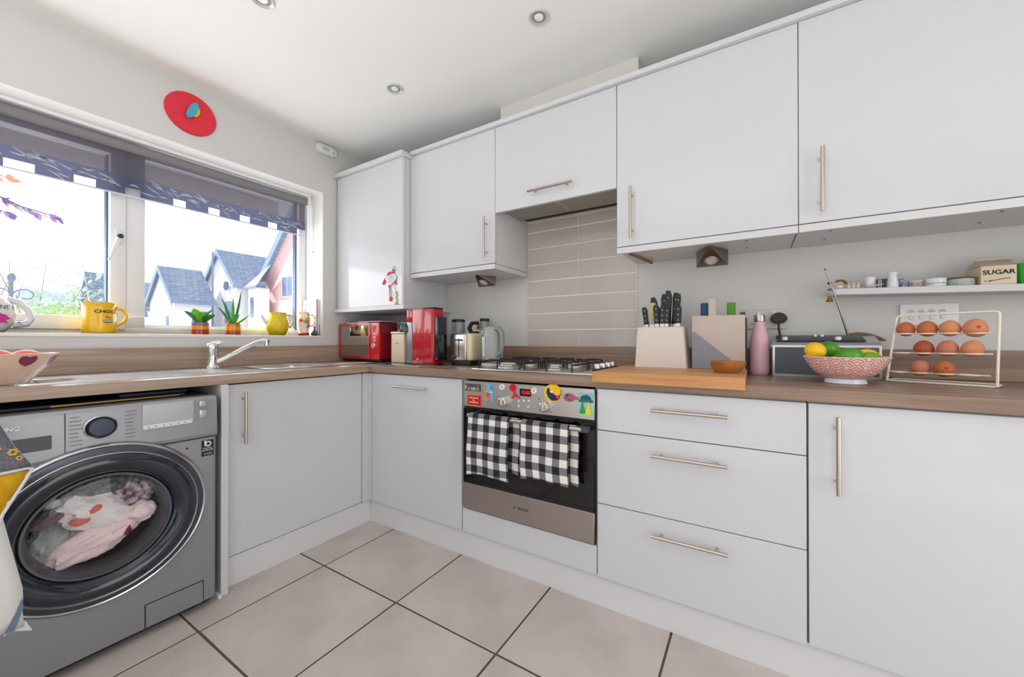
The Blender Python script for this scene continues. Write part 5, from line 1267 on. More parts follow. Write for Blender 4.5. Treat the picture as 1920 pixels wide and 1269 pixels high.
KN = [(2.052, -.165, .098, .018, -.13, 'black handled knife leaning at the far left of the block'), (2.079, -.18, .115, .022, .05, 'knife with a cream and black handle in the block'), (2.104, -.16, .145, .020, -.18, 'black riveted knife third from the left in the block'),
      (2.112, -.235, .100, .019, -.05, 'short riveted knife at the front left of the block'), (2.128, -.160, .155, .024, .02, 'broad black knife handle at the back of the block'), (2.150, -.195, .166, .021, .02, 'tallest riveted knife in the middle of the block'),
      (2.134, -.236, .092, .019, .02, 'short riveted knife at the front middle of the block'), (2.172, -.165, .158, .020, .06, 'black knife behind right in the block'), (2.152, -.236, .088, .017, .05, 'plain black short handle right of the middle front'),
      (2.184, -.200, .150, .014, .10, 'slim sharpening steel handle in the block'), (2.200, -.236, .094, .019, .02, 'short riveted knife at the far right of the block')]
for i, a in enumerate(KN): a = a[:3] + (a[3] * 1.22,) + a[4:]; knife(i, *a, colr=(200, 184, 130) if i == 1 else (26, 27, 30))
# boards standing
def stand_board(x0, x1, y, zt, tab0, tab1, tabz, col, lab, th=.010):
    t = thing('cutting_board', lab, 'cutting board', ((x0 + x1) / 2, y, BZ), 0, 'set of upright cutting boards')
    MB().box(x0, y - th / 2, BZ, x1, y + th / 2, zt, .002).build('plate', M('brd_%d_%d_%d' % col, col, .5), t, True)
    MB().box(tab0, y - th / 2, zt - .004, tab1, y + th / 2, tabz, .0048, 3).build('tab', M('brd_%d_%d_%d' % col), t, True)
    return t
q = stand_board(2.253, 2.4515, -.215, 1.160, 2.316, 2.346, 1.236, (196, 182, 170), 'beige cutting board with a grey diagonal corner, front of the upright set')
m = MB(); m.prism([(2.2535, BZ + .0005), (2.2535, 1.091), (2.264, 1.091), (2.442, .938), (2.442, BZ + .0005)], 'y', -.2215, -.2203); m.build('grey_corner', M('board_grey', (140, 142, 152), .5), q, True, False)
stand_board(2.262, 2.440, -.200, 1.150, 2.285, 2.315, 1.216, (16, 66, 110), 'dark blue tabbed cutting board second in the set')
stand_board(2.264, 2.442, -.186, 1.150, 2.385, 2.417, 1.214, (70, 140, 20), 'green tabbed cutting board third in the set')
stand_board(2.266, 2.458, -.172, 1.148, 2.432, 2.452, 1.172, (60, 60, 66), 'charcoal cutting board at the back of the set')
# small wooden bowl
t = thing('wooden_bowl', 'small shallow wooden bowl on the bamboo board', 'bowl', (2.398, -.405, BZ))
MB().lathe([(.0001, 0), (.036, 0), (.046, .008), (.057, .024), (.0605, .040), (.0585, .0425), (.053, .026), (.040, .012), (.0001, .009)], (2.398, -.405, BZ), 40).build('body', wood('bowl_wood', (140, 80, 36), (200, 136, 74), (6, 6, 14), .3, 2.0), t, True)
# pink bottle
t = thing('drinks_bottle', 'pink insulated bottle with a steel cap', 'bottle', (2.502, -.125, WZ))
MB().lathe([(.0001, .0005), (.031, .0005), (.0345, .006), (.0355, .02), (.0355, .120), (.033, .150), (.026, .185), (.021, .205), (.0195, .222), (.0001, .222)], (2.502, -.125, WZ), 40).build('body', M('bottle_pink', (228, 182, 194), .38), t, True)
MB().lathe([(.020, .2225), (.0215, .224), (.0215, .246), (.0195, .252), (.0001, .2525)], (2.502, -.125, WZ), 32).build('cap', steel, t, True)
# sockets
t = thing('double_socket', 'double wall socket behind the pink bottle', 'socket', (2.525, -.001, 1.15))
MB().box(2.447, -.010, 1.106, 2.603, -.001, 1.192, .003).build('plate', M('socket_plate', (208, 200, 194), .35), t, True)
for x in (2.50, 2.556): MB().box(x - .006, -.014, 1.168, x + .006, -.0102, 1.184, .0015, 1).build('rocker', white, t, True)
m = MB(); [m.box(2.485 + a, -.0105, 1.125 + b, 2.485 + a + .005, -.0098, 1.131 + b) for a, b in ((-.012, 0), (.012, 0), (0, .015))]; m.build('pin_holes', dark, t, True, False)
t = thing('mains_plug', 'black mains plug with its cable in the double socket', 'plug', (2.573, -.03, 1.14))
pts = [(2.573 + .031 * cos(a), 1.145 + .030 * sin(a)) for a in [radians(-5) + radians(190) * k / 16 for k in range(17)]]
m = MB(); m.prism(pts + [(2.556, 1.128), (2.590, 1.128)], 'y', -.042, -.0145, .004); m.build('body', black, t, True)
MB().tube([(2.573, -.028, 1.130), (2.574, -.028, 1.105), (2.578, -.025, 1.080), (2.584, -.0225, 1.05), (2.60, -.0225, 1.00), (2.61, -.0225, .95)], .0042, 8).build('cable', black, t, True)
t = thing('switch_plate', 'white four-gang appliance switch plate behind the egg rack', 'switch', (3.04, -.001, 1.153))
MB().box(2.960, -.010, 1.112, 3.116, -.001, 1.192, .003).build('plate', white, t, True)
for i in range(4):
    MB().box(2.984 + i * .028, -.0135, 1.135, 2.997 + i * .028, -.0102, 1.158, .0015, 1).build('rocker', M('rocker_white', (224, 224, 226), .3), t, True)
    m = MB(); m.box(2.980 + i * .028, -.0106, 1.162, 2.999 + i * .028, -.0100, 1.1645); m.box(2.983 + i * .028, -.0106, 1.1675, 2.997 + i * .028, -.0100, 1.1695); m.build('tiny_label', M('label_grey', (120, 120, 122), .5), t, True, False)

# radio
ra = thing('radio', 'silver and grey portable radio with raised aerial', 'radio', (2.70, -.13, WZ))
rs = M('radio_silver', (196, 198, 202), .28, .7)
x0, x1, y0, y1 = 2.545, 2.872, -.185, -.075
m = MB(); m.prism([(y0, WZ), (y1, WZ), (y1, 1.062), (y1 - .012, 1.072), (y0 + .014, 1.047), (y0, 1.036)], 'x', x0, x1, .003); m.build('case', rs, ra, True)
MB().box(x0 + .008, y0 - .0035, WT + .012, x1 - .008, y0 - .0003, 1.028, .0015, 1).build('grille', M('radio_grille', (92, 98, 104), .55, .3, bump=(900, .6)), ra, True)
m = MB(); m.prism([(y0 + .016, 1.0495), (y1 - .016, 1.0725), (y1 - .018, 1.0755), (y0 + .014, 1.0525)], 'x', x0 + .016, x1 - .04, .001); m.build('control_deck', M('deck_dark', (50, 52, 60), .3), ra, True)
for x in (2.588, 2.755): MB().lathe([(.0001, .014), (.010, .014), (.012, .011), (.012, 0)], (x, -.148, 1.056), 20).build('knob', rs, ra, True)
for x in (2.69, 2.712): MB().lathe([(.0001, .008), (.007, .008), (.007, 0)], (x, -.105, 1.070), 14).build('button', rs, ra, True)
MB().tube([(2.795, -.088, 1.068), (2.789, -.094, 1.090), (2.752, -.132, 1.215), (2.716, -.160, 1.325)], [.0050, .0042, .0030, .0020], 10).build('aerial', M('aerial_steel', (176, 178, 184), .2, 1.0), ra, True)
MB().ball((2.7153, -.1605, 1.328), .0032, 10, 6).build('aerial_tip', M('spout_grey'), ra, True)
MB().tube([(x0 - .004, -.15, 1.032), (x0 + .003, -.15, 1.032)], .006, 12).build('handle_pivot', rs, ra, True); MB().tube([(x1 - .003, -.15, 1.040), (x1 + .006, -.15, 1.040)], .007, 12).build('handle_pivot', rs, ra, True)
lea = M('leather_brown', (128, 92, 66), .6)
rings = []
for i in range(12):
    s_ = i / 11; c_ = Vector((2.795 + .115 * s_, -.060, 1.078 + .006 * sin(pi * s_) - .024 * s_)); w_ = .0015 + .0105 * sin(pi * min(1, s_ * 1.0)) ** .7
    rings.append([c_ + Vector((0, .003 * cos(a), w_ * sin(a))) for a in [2 * pi * k / 8 for k in range(8)]])
MB().rings(rings).build('strap_handle', lea, ra, True)
MB().tube([(2.862, -.080, 1.052), (2.84, -.068, 1.070), (2.80, -.060, 1.078)], .003, 8).build('strap_cord', lea, ra, True)

# fruit bowl with red wave pattern
fb = (2.742, -.365, WZ)
t = thing('fruit_bowl', 'white bowl with red overlapping wave pattern holding lemons and limes', 'bowl', fb)
MB().lathe([(.0001, .0005), (.055, .0005), (.057, .003), (.053, .017), (.047, .019)], fb, 40).build('foot', M('bowl_white', (226, 232, 240), .15, coat=.5), t, True)
prof = [(.047, .018), (.062, .021), (.080, .034), (.096, .053), (.108, .073), (.116, .089), (.1145, .0905), (.106, .074), (.092, .053), (.076, .036), (.058, .026), (.0001, .024)]
b_ = fine_lathe(prof, fb, 560, 11).build('body', attr_mat('wave_glaze', .15, .5), t, True)
def waves(co):
    r_ = sqrt(co.x ** 2 + co.y ** 2); a = atan2(co.y, co.x)
    inner = (co.z > .0235) and (r_ < .0001 or r_ < .050 + (co.z - .02) * .86 and r_ < .1135 and False)
    # outer wall test: compare with the mid-wall profile
    zz = co.z
    mid = 0
    pm = [(.045, .021), (.060, .0235), (.078, .035), (.094, .053), (.107, .0735), (.1152, .0895)]
    for i in range(len(pm) - 1):
        if pm[i][1] <= zz <= pm[i + 1][1]:
            f_ = (zz - pm[i][1]) / (pm[i + 1][1] - pm[i][1]); mid = pm[i][0] + f_ * (pm[i + 1][0] - pm[i][0])
    if zz < .021: mid = .0
    if r_ < mid or zz > .0893: return (232, 236, 240)
    # arc length up the wall as v
    N_ = 13; u = a / (2 * pi) * N_; v = (zz - .016) / .0132 if zz > .034 else (.034 - .016) / .0132 - (.034 - zz) / .0080
    best = None
    k0 = math.floor(v)
    for k in (k0 - 1, k0, k0 + 1):     # lower rows overlap the upper ones
        uu = (u - (.5 if k % 2 else 0)); du = (uu - round(uu)) * 2; dv = (v - k) / 1.85
        d = sqrt(du * du + dv * dv)
        if dv >= 0 and d <= 1.0: best = d; break
    if best is None: return (232, 222, 218)
    for lo, hi in ((.86, .97), (.58, .70), (.28, .39)):
        if lo < best < hi: return (226, 104, 92)
    return (234, 222, 216)
paint(b_, waves)
lem = M('lemon_peel', (250, 196, 10), .35, coat=.25, bump=(260, .25)); lim = M('lime_peel', (50, 130, 14), .32, coat=.3, bump=(260, .25), var=(10, (84, 160, 20))); lim2 = M('lime_peel_yellow', (110, 160, 20), .32, coat=.3, bump=(260, .25))
def citrus(name, p, r, L_, mt, rot, lab):
    def fn(d, q):
        k = abs(d.x); return Vector((q.x * (1 + .10 * max(0, k - .9) * 10 * (1 if d.x > 0 else .6)), q.y, q.z))
    o = MB().ball((0, 0, 0), (L_, r, r), 32, 24, None, fn).build(name, mt); o.location = p; o.rotation_euler = rot; tag(o, lab, 'fruit', 'citrus in the fruit bowl'); return o
citrus('lemon', (2.662, -.372, 1.0195), .0285, .034, lem, (0, .25, -.9), 'lemon at the left edge of the patterned bowl')
citrus('lemon', (2.805, -.335, .998), .0275, .036, lem, (0, .2, .5), 'lemon half hidden behind the right lime')
citrus('lime', (2.706, -.312, 1.023), .0290, .033, lim, (0, -.1, .8), 'dark lime behind the left lemon')
citrus('lime', (2.750, -.400, 1.001), .0295, .039, lim, (0, .08, .35), 'large lime at the front middle of the bowl')
citrus('lime', (2.802, -.392, .992), .0255, .032, lim2, (0, .2, .3), 'yellowish lime at the right side of the bowl')
citrus('lime', (2.735, -.352, .965), .027, .032, lim, (0, 0, 1.2), 'lime at the bottom of the bowl under the others')

# egg rack
A0, A1 = Vector((2.8775, -.216, WZ + .0045)), Vector((3.0990, -.315, WZ + .0045)); T0, T1 = Vector((2.9146, -.1702, 1.142)), Vector((3.1237, -.2632, 1.145))
er = thing('egg_rack', 'cream wire egg rack holding nine brown eggs', 'egg rack', ((A0 + A1) / 2).to_tuple())
cw = M('cream_wire', (236, 228, 212), .35)
ex = (A1 - A0).normalized(); bk_ = Vector((-ex.y, ex.x, 0)) # towards the wall
B0, B1 = A0 + bk_ * .085, A1 + bk_ * .085
def rnd_path(pts, r=.012, n=4):
    out = [Vector(pts[0])]
    for i in range(1, len(pts) - 1):
        p, a, b = Vector(pts[i]), Vector(pts[i - 1]), Vector(pts[i + 1]); u, v = (a - p).normalized(), (b - p).normalized()
        for k in range(n + 1):
            t_ = k / n; out.append((p + u * r) * (1 - t_) ** 2 + p * 2 * t_ * (1 - t_) + (p + v * r) * t_ ** 2)
    out.append(Vector(pts[-1])); return out
MB().tube(rnd_path([A0 + bk_ * .0, T0, T1, A1]), .0036, 10).build('front_hoop', cw, er, True)
MB().tube(rnd_path([A0, A0 + bk_ * .10, A1 + bk_ * .10, A1, A0 + (A1 - A0) * .01]), .0034, 10).build('base_hoop', cw, er, True)
rows = [((2.9081, -.1856, 1.0773), (3.1084, -.2752, 1.0778), (.11, .345, .58, .825)), ((2.8942, -.1979, 1.0115), (3.0998, -.2898, 1.0126), (.115, .345, .585, .82)), ((2.8803, -.2101, .9459), (3.0903, -.3041, .9467), (.12, .345, .582, .80))]
eggc = [M('egg_brown', (196, 112, 66), .5, var=(9, (186, 100, 58))), M('egg_dark', (178, 84, 44), .5, var=(9, (166, 74, 40))), M('egg_tan', (218, 144, 100), .5, var=(9, (208, 132, 92))), M('egg_pinkish', (202, 126, 98), .5, var=(9, (192, 116, 90)))]
present = {(0, 0): (0, 'small darker egg at the left of the top row'), (0, 1): (0, 'brown egg second in the top row'), (0, 2): (2, 'paler egg third in the top row'), (0, 3): (2, 'large pale egg at the right of the top row'),
           (1, 1): (1, 'dark rust brown egg first in the middle row'), (1, 2): (3, 'pinkish egg in the centre of the middle row'), (1, 3): (2, 'pale tan egg at the right of the middle row'), (2, 1): (3, 'egg at the left of the bottom row'), (2, 2): (0, 'egg with a red stamp in the bottom row')}
# bottom row has two eggs, sitting in the second and third hoops
for ri, (L_, R_, fr) in enumerate(rows):
    L_, R_ = Vector(L_), Vector(R_)
    m = MB(); rr = .0225
    off = .30
    cen = [L_ + (R_ - L_) * f_ + bk_ * .004 for f_ in fr]
    path = [L_]
    for c_ in cen:
        path += [c_ - ex * rr - bk_ * .0]
        # dip round the egg towards the camera
        for k in range(1, 8):
            a = pi + pi * k / 8; path.append(c_ + ex * rr * cos(a) + bk_ * rr * sin(a) * .9)
        path += [c_ + ex * rr]
    path += [R_]
    m.tube(path, .0026, 8); m.build('egg_rail', cw, er, True)
    m = MB()
    path = [L_ + bk_ * .001]
    for c_ in cen:
        path += [c_ - ex * rr]
        for k in range(1, 8):
            a = pi - pi * k / 8; path.append(c_ + ex * rr * cos(a) + bk_ * rr * sin(a) * .9)
        path += [c_ + ex * rr]
    path += [R_ + bk_ * .001]
    m.tube(path, .0024, 8); m.build('egg_rail', cw, er, True)
    for ci, c_ in enumerate(cen):
        if (ri, ci) not in present: continue
        k_, lab = present[(ri, ci)]
        R0 = .0236 if ci < 3 or ri else .0258
        if ri == 0 and ci == 0: R0 = .0222
        def fn(d, q): return Vector((q.x * (1 - .10 * d.z), q.y * (1 - .10 * d.z), q.z))
        o = MB().ball((0, 0, 0), (R0 * 1.08, R0 * .98, R0 * 1.12), 28, 20, None, fn).build('egg', eggc[k_]); o.location = c_ + Vector((0, 0, .0165)); o.rotation_euler = (.05, .04 * ci, 0)
        tag(o, lab, 'egg', 'brown eggs in the wire rack')
        if (ri, ci) in ((0, 3), (2, 2)):
            m = MB(); m.prism([(-.002 + .005 * cos(2 * pi * k / 10), .004 + .005 * sin(2 * pi * k / 10)) for k in range(10)], 'y', -R0 * .985, -R0 * .972)
            o2 = m.build('stamp', M('stamp_red', (186, 60, 50), .6), o, False, False)

# ================================================================== FLOATING SHELF
def shz(x): return 1.2555 - .033 * (x - 2.742)
sf = thing('floating_shelf', 'white floating shelf carrying small ornaments and the sugar carton', 'shelf', (3.3, -.06, 1.22))
m = MB(); m.prism([(2.742, shz(2.742) - .023), (3.90, shz(3.90) - .023), (3.90, shz(3.90)), (2.742, shz(2.742))], 'y', -.120, -.001, .001); m.build('board', satin, sf, True)
def onshelf(name, lab, cat, x, y, group='ornaments on the floating shelf'): return thing(name, lab, cat, (x, y, shz(x) + .0006), 0, group)
wc = M('shelf_white', (220, 224, 228), .2, coat=.3)
t = onshelf('ornament', 'small ornament with brown leaf wings at the left end of the shelf', 'ornament', 2.766, -.095); b0 = t.location
MB().ball((0, 0, .009), (.013, .009, .009), 16, 10).build('body', M('orn_cream', (222, 210, 190), .6), t)
brn = M('orn_brown', (120, 78, 44), .7)
for k in range(7):
    a = radians(20 + k * 18); m = MB(); m.ball((.004 + .018 * cos(a), 0, .016 + .018 * sin(a)), (.0065, .003, .004), 10, 6); m.build('leaf_wing', brn, t)
t = thing('hanging_charm', 'string of beads with a small brass bell hanging at the shelf end', 'charm', (2.733, -.126, 1.252), 0, 'ornaments on the floating shelf')
MB().tube([(0, 0, .034), (0, 0, -.026)], .0010, 6).build('string', M('string', (150, 140, 130), .8), t)
for k, (z, r_, c_) in enumerate(((.026, .008, brn), (.012, .006, M('bead_white', (214, 214, 210), .4)), (.000, .007, M('bead_grey', (120, 122, 124), .4)), (-.010, .006, M('bead_white')))): MB().ball((0, 0, z), (r_, r_, r_ * .7), 12, 8).build('bead', c_, t)
MB().lathe([(.0001, -.024), (.005, -.026), (.008, -.036), (.0125, -.046), (.0115, -.0465), (.0001, -.040)], (0, 0, 0), 18).build('bell', M('brass', (190, 130, 50), .3, .9), t)
t = onshelf('rabbit_ornament', 'tiny white animal ornaments near the left of the shelf', 'ornament', 2.808, -.09)
for k, x in enumerate((-.012, .002, .016)):
    MB().ball((x, 0, .008), (.006, .005, .008), 12, 8).build('body', M('orn_cream'), t); MB().ball((x + .001, 0, .0185), (.0035, .003, .0045), 10, 6).build('head', M('orn_cream'), t)
t = onshelf('small_cup', 'pale blue and white little cup on the shelf', 'cup', 2.860, -.075)
MB().lathe([(.0001, 0), (.012, 0), (.0145, .006), (.0155, .028), (.0185, .044), (.0170, .044), (.014, .028), (.0001, .006)], (0, 0, 0), 28).build('body', wc, t)
MB().tube([(.014, 0, .034), (.025, 0, .032), (.026, 0, .018), (.015, 0, .012)], .0022, 8).build('handle', wc, t)
t = onshelf('leaf_dish', 'small beige leaf shaped dish in front of the little cup', 'dish', 2.868, -.107)
MB().rings([[Vector((.026 * cos(a) * k_, .0095 * sin(a) * k_, .001 + h_ + .004 * cos(a))) for a in [2 * pi * i / 20 for i in range(20)]] for k_, h_ in ((.3, .004), (.8, .005), (1.0, .009), (.9, .0095), (.25, .0065))]).build('body', M('dish_beige', (206, 186, 164), .5), t)
t = onshelf('green_tin', 'dark green little tin with white stripes on the shelf', 'tin', 2.894, -.075)
MB().box(-.014, -.010, 0, .016, .010, .036, .002).build('body', M('tin_green', (44, 66, 52), .4), t)
for x in (-.011, -.005): MB().box(x, -.0112, .001, x + .0022, -.0102, .034).build('stripe', wc, t, False, False)
t = onshelf('white_vase', 'plain white flared vase in the middle of the shelf things', 'vase', 2.922, -.085)
MB().lathe([(.0001, 0), (.0165, 0), (.0175, .004), (.0145, .030), (.0125, .046), (.0165, .058), (.0155, .058), (.011, .046), (.0001, .01)], (0, 0, 0), 28).build('body', wc, t)
t = onshelf('blue_pot', 'small blue patterned pot right of the white vase', 'pot', 2.951, -.075)
MB().lathe([(.0001, 0), (.0075, 0), (.009, .012), (.0105, .034), (.009, .034), (.0001, .01)], (0, 0, 0), 20).build('body', M('pot_blue', (70, 84, 130), .3, var=(80, (190, 196, 210))), t)
t = onshelf('pink_tin', 'low pinkish patterned tin on the shelf', 'tin', 2.986, -.075)
MB().lathe([(.0001, 0), (.020, 0), (.020, .0175), (.0001, .0175)], (0, 0, 0), 28).build('body', M('tin_pinkish', (190, 172, 170), .4, var=(120, (150, 128, 130))), t); MB().lathe([(.0001, .018), (.0208, .018), (.0208, .025), (.0001, .0255)], (0, 0, 0), 28).build('lid', M('tin_lid', (196, 186, 172), .4), t)
t = onshelf('ramekin', 'white ramekin with a dark printed band on the shelf', 'dish', 3.036, -.082)
MB().lathe([(.0001, 0), (.025, 0), (.0275, .004), (.0275, .028), (.0255, .030), (.025, .026), (.0001, .01)], (0, 0, 0), 36).build('body', wc, t)
m = MB()
for k in range(9):
    a = radians(-150 + k * 14); m.box(-.003, -.0282, .009, .003, -.0272, .0115) if False else m.poly([Vector((.0278 * cos(a + s_), .0278 * sin(a + s_), z)) for s_, z in ((-.09, .010), (.09, .010), (.09, .0125), (-.09, .0125))])
m.build('print_band', M('print_dark'), t, False, False)
t = onshelf('glass_dish', 'low grey glass dish with a brown rim beside the sugar carton', 'dish', 3.098, -.078)
MB().lathe([(.0001, 0), (.032, 0), (.034, .003), (.034, .024), (.032, .024), (.0001, .006)], (0, 0, 0), 36).build('body', M('dish_grey_glass', (168, 176, 172), .2), t); MB().lathe([(.0345, .0242), (.035, .028), (.033, .030), (.032, .0242)], (0, 0, 0), 36, closed=True).build('rim', M('rim_brown', (116, 66, 40), .4), t)
t = onshelf('sugar_carton', 'cream carton shaped jar lettered SUGAR', 'jar', 3.176, -.062)
sc_ = M('carton_cream', (216, 198, 172), .4)
t.rotation_euler = (0, 0, 0)
MB().box(-.040, -.048, 0, .040, .045, .064, .002).build('body', sc_, t)
m = MB(); m.rings([[(-.040, -.048, .0642), (.040, -.048, .0642), (.040, .045, .0642), (-.040, .045, .0642)], [(-.038, -.010, .088), (.038, -.010, .088), (.038, .004, .088), (-.038, .004, .088)]], (True, True)); m.build('gable_top', M('carton_top', (196, 180, 154), .45), t)
MB().box(-.038, -.006, .088, .038, .000, .0925, .001, 1).build('top_seam', sc_, t)
text('lettering', 'SUGAR', .0205, M('ink_black', (24, 22, 22), .6), t, (3.176, -.062 - .0484, shz(3.176) + .0415), 'y', sx=1.12, bold=.0005)
MB().tube([(-.022, -.0486, .013), (-.006, -.0486, .015), (.010, -.0486, .0185), (.026, -.0486, .0195)], .0011, 5).build('spoon_drawing', M('ink_black'), t)
MB().rings([[(-.024 + .008 * cos(2 * pi * k / 16) * q_, -.0486, .0125 + .0026 * sin(2 * pi * k / 16) * q_) for k in range(16)] for q_ in (.8, 1.1)], (False, False)).build('spoon_drawing', M('ink_black'), t)
t = onshelf('green_basket', 'bright green plastic basket at the right end of the shelf', 'basket', 3.285, -.062)
m = MB(); m.rings([rrect(-.060, -.038, .060, .040, .01, .002), rrect(-.068, -.046, .068, .048, .012, .050), rrect(-.070, -.048, .070, .050, .012, .070), rrect(-.066, -.044, .066, .046, .012, .068), rrect(-.058, -.036, .058, .038, .01, .006)], (True, True)); m.build('body', M('basket_green', (10, 140, 16), .35), t)

# ================================================================== HANGING HEART on the boiler cabinet
ht = thing('heart_decoration', 'white heart with red ribbons hung on the boiler cabinet door', 'decoration', (.58, -.413, 1.50))
MB().tube([(.592, -.4100, 1.512), (.592, -.4160, 1.512), (.592, -.4165, 1.506)], .0022, 8).build('hook', steel, ht, True)
cord = M('ribbon_red', (206, 40, 66), .6); mg = M('ribbon_magenta', (200, 20, 90), .6)
MB().tube([(.592, -.416, 1.508), (.575, -.416, 1.478)], .0012, 6).build('cord', cord, ht, True)
HS = 1.0
pts = []
for k in range(40):
    t_ = 2 * pi * k / 40; pts.append((.568 + .0031 * 16 * sin(t_) ** 3, 1.432 + .0023 * (13 * cos(t_) - 5 * cos(2 * t_) - 2 * cos(3 * t_) - cos(4 * t_))))
MB().prism(pts, 'y', -.4185, -.4125, .0012).build('heart', M('heart_white', (222, 220, 220), .6), ht, True)
m = MB(); rnd = random.Random(9)
for r_ in range(7):
    z = 1.450 - r_ * .008; w_ = .060 - r_ * .0075; x = .568 - w_ / 2
    while x < .568 + w_ / 2: l_ = rnd.uniform(.003, .009); m.box(x, -.4192, z - .0012, x + l_, -.4184, z + .0012); x += l_ + .003
m.build('heart_script', M('script_grey', (150, 140, 144), .6), ht, True, False)
def ribbon(pts, w, mt):
    m = MB(); 
    for i in range(len(pts) - 1):
        a, b = Vector(pts[i]), Vector(pts[i + 1]); m.poly([a + Vector((0, 0, w)), b + Vector((0, 0, w)), b - Vector((0, 0, w)), a - Vector((0, 0, w))])
    return m.build('ribbon', mt, ht, True, False, solid=.0008)
MB().ball((.555, -.4155, 1.474), (.018, .003, .007), 14, 8).build('bow', cord, ht, True); MB().ball((.580, -.4155, 1.474), (.014, .003, .006), 14, 8).build('bow', cord, ht, True)
m = MB(); m.poly([(.522, -.415, 1.458), (.540, -.415, 1.474), (.544, -.415, 1.466), (.528, -.415, 1.440)]); m.build('ribbon', cord, ht, True, False, solid=.0008)
m = MB(); m.poly([(.486, -.415, 1.415), (.516, -.415, 1.452), (.532, -.415, 1.448), (.498, -.415, 1.400)]); m.build('ribbon', mg, ht, True, False, solid=.0008)
m = MB(); m.poly([(.596, -.415, 1.424), (.606, -.415, 1.428), (.620, -.415, 1.394), (.604, -.415, 1.400)]); m.build('ribbon', mg, ht, True, False, solid=.0008)
dc = thing('drop_decoration', 'red drop shaped charm on red strings below the white heart', 'decoration', (.56, -.414, 1.40))
MB().ball((.552, -.4155, 1.392), (.009, .003, .007), 12, 8).build('bead', cord, dc, True)
MB().tube([(.552, -.4155, 1.387), (.556, -.4155, 1.33)], .0022, 6).build('string', cord, dc, True); MB().tube([(.560, -.4155, 1.385), (.572, -.4155, 1.33)], .0018, 6).build('string', M('string_brown', (140, 80, 80), .7), dc, True)
MB().ball((.562, -.4155, 1.312), (.013, .003, .017), 14, 10).build('drop', M('drop_red', (220, 44, 60), .4), dc, True)
bd = thing('beaded_charm', 'pale beaded charm with a gold tip hanging beside the red drop', 'decoration', (.61, -.414, 1.38))
MB().tube([(.597, -.413, 1.507), (.600, -.413, 1.38), (.607, -.413, 1.36)], .0012, 6).build('string', M('string'), bd, True)
MB().ball((.592, -.4185, 1.486), (.008, .003, .007), 12, 8).build('berry', M('berry_red', (180, 60, 60), .5), bd, True)
for k, (x, z, r_) in enumerate(((.606, 1.350, .011), (.612, 1.332, .010), (.606, 1.316, .010), (.614, 1.300, .011))): MB().ball((x, -.417, z), (r_, .004, r_), 12, 8).build('bead', M('bead_cream', (226, 216, 196), .4), bd, True)
MB().ball((.612, -.417, 1.280), (.012, .004, .009), 12, 8).build('gold_tip', M('gold_tip', (190, 160, 90), .35, .6), bd, True)

# ================================================================== FOREGROUND TOWEL ON A CHAIR
chv = thing('chair', 'wooden kitchen chair outside the left edge carrying the hanging towel', 'chair', (1.02, -2.35, 0))
cwd = wood('chair_wood', (150, 112, 74), (190, 150, 108), (10, 10, 1.2), .45, 2.0)
for xx, yy, hh in ((.93, -2.10, .98), (.93, -2.52, .98), (1.33, -2.10, .45), (1.33, -2.52, .45)): MB().box(xx - .018, yy - .018, .0003, xx + .018, yy + .018, hh, .004).build('leg', cwd, chv, True)
MB().box(.91, -2.54, .4505, 1.36, -2.08, .472, .008).build('seat', cwd, chv, True)
for z in (.62, .75, .93): MB().box(.922, -2.502, z, .938, -2.118, z + .045, .004).build('back_rail', cwd, chv, True)
tw = thing('bath_towel', 'white towel with yellow and grey floral flap hanging in front of the washing machine', 'towel', (.96, -2.0, .98))
def sheetpoly(name, outline_right, yl, z0, z1, x, mat_, amp=.006, seed=0, nz=26, ny=14):
    """cloth whose right edge follows outline_right(z) and whose left edge is at y=yl"""
    g_ = []
    for i in range(nz + 1):
        z = z0 + (z1 - z0) * i / nz; yr = outline_right(z); row = []
        for j in range(ny + 1):
            f_ = j / ny; y = yl + (yr - yl) * f_
            row.append((x + amp * sin(f_ * 7 + seed) * (1 - (z - z0) / (z1 - z0) * .6) + amp * .5 * sin(z * 17 + seed), y, z))
        g_.append(row)
    return MB().sheet(g_).build(name, mat_, tw, True, True, 60, solid=.003)
def interp(tab):
    def f_(z):
        for i in range(len(tab) - 1):
            (za, ya), (zb, yb_) = tab[i], tab[i + 1]
            if za <= z <= zb: return ya + (yb_ - ya) * (z - za) / (zb - za)
        return tab[0][1] if z < tab[0][0] else tab[-1][1]
    return f_
twh = M('towel_white', (214, 214, 212), .95, bump=(400, .4, .001)); twb = M('towel_blue', (104, 124, 148), .95, bump=(400, .4, .001))
white_edge = interp([(.335, -1.8735), (.345, -1.886), (.365, -1.8875), (.40, -1.890), (.44, -1.888), (.50, -1.898), (.56, -1.908), (.640, -1.921), (.70, -1.930), (.985, -1.93)])
sheetpoly('white_panel', white_edge, -2.20, .352, .985, .952, twh, .004)
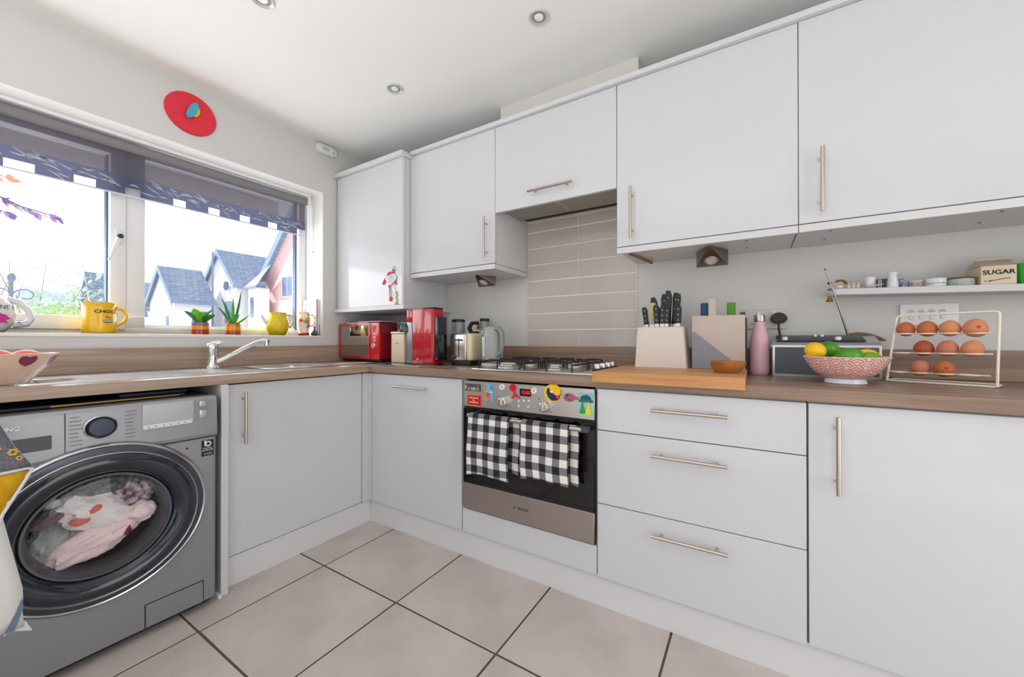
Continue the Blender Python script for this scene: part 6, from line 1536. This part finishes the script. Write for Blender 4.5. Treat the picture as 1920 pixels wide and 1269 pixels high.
m = MB(); m.poly([(.9505, -1.918, .346), (.9505, -1.905, .350), (.9505, -1.8735, .333), (.9505, -1.884, .362), (.9505, -1.905, .366)]); m.build('hem_corner', twh, tw, True, False, solid=.003)
m = MB(); m.poly([(.9575, -1.917, .352), (.9575, -1.901, .352), (.9575, -1.888, .400), (.9575, -1.8905, .425), (.9575, -1.899, .395)]); m.build('blue_stripe', twb, tw, True, False, solid=.001)
tgrey = M('towel_grey', (92, 92, 104), .95, var=(220, (120, 118, 126)), bump=(400, .4, .001)); tyel = M('towel_yellow', (212, 166, 24), .95, var=(90, (196, 146, 16)), bump=(300, .4, .001))
grey_edge = interp([(.742, -1.876), (.760, -1.884), (.80, -1.905), (.85, -1.924), (.985, -1.975)])
sheetpoly('grey_flap', grey_edge, -2.20, .745, .985, .966, tgrey, .002, 1)
yel_edge = interp([(.640, -1.922), (.66, -1.918), (.735, -1.882)])
sheetpoly('yellow_lining', yel_edge, -2.20, .640, .735, .963, tyel, .002, 2, 8)
m = MB(); m.tube([(.967, -2.2, .735), (.967, -1.95, .738), (.967, -1.885, .742), (.967, -1.8765, .738), (.966, -1.888, .712), (.965, -1.921, .642), (.964, -1.925, .625)], .0035, 8); m.build('white_piping', twh, tw, True)
m = MB(); m.tube([(.967, -1.8765, .741), (.967, -1.884, .760), (.967, -1.905, .800), (.967, -1.924, .850), (.966, -1.975, .985)], .0014, 6); m.build('edge_seam', M('seam_grey', (170, 170, 174), .9), tw, True)
yf = M('flower_yellow', (230, 176, 40), .9)
for (yy, zz, r_) in ((-1.907, .787, .010), (-1.897, .771, .007), (-1.935, .80, .012), (-1.95, .765, .012), (-1.975, .83, .013), (-1.99, .775, .012)):
    m = MB()
    for k in range(6):
        a = 2 * pi * k / 6; m.ball((.9695, yy + r_ * .6 * cos(a), zz + r_ * .6 * sin(a)), (.0012, r_ * .42, r_ * .30), 8, 6)
    m.build('flower', yf, tw, True)
MB().tube([(.968, -2.2, .984), (.940, -2.2, .990)], .003, 6).build('top_fold', twh, tw, True)
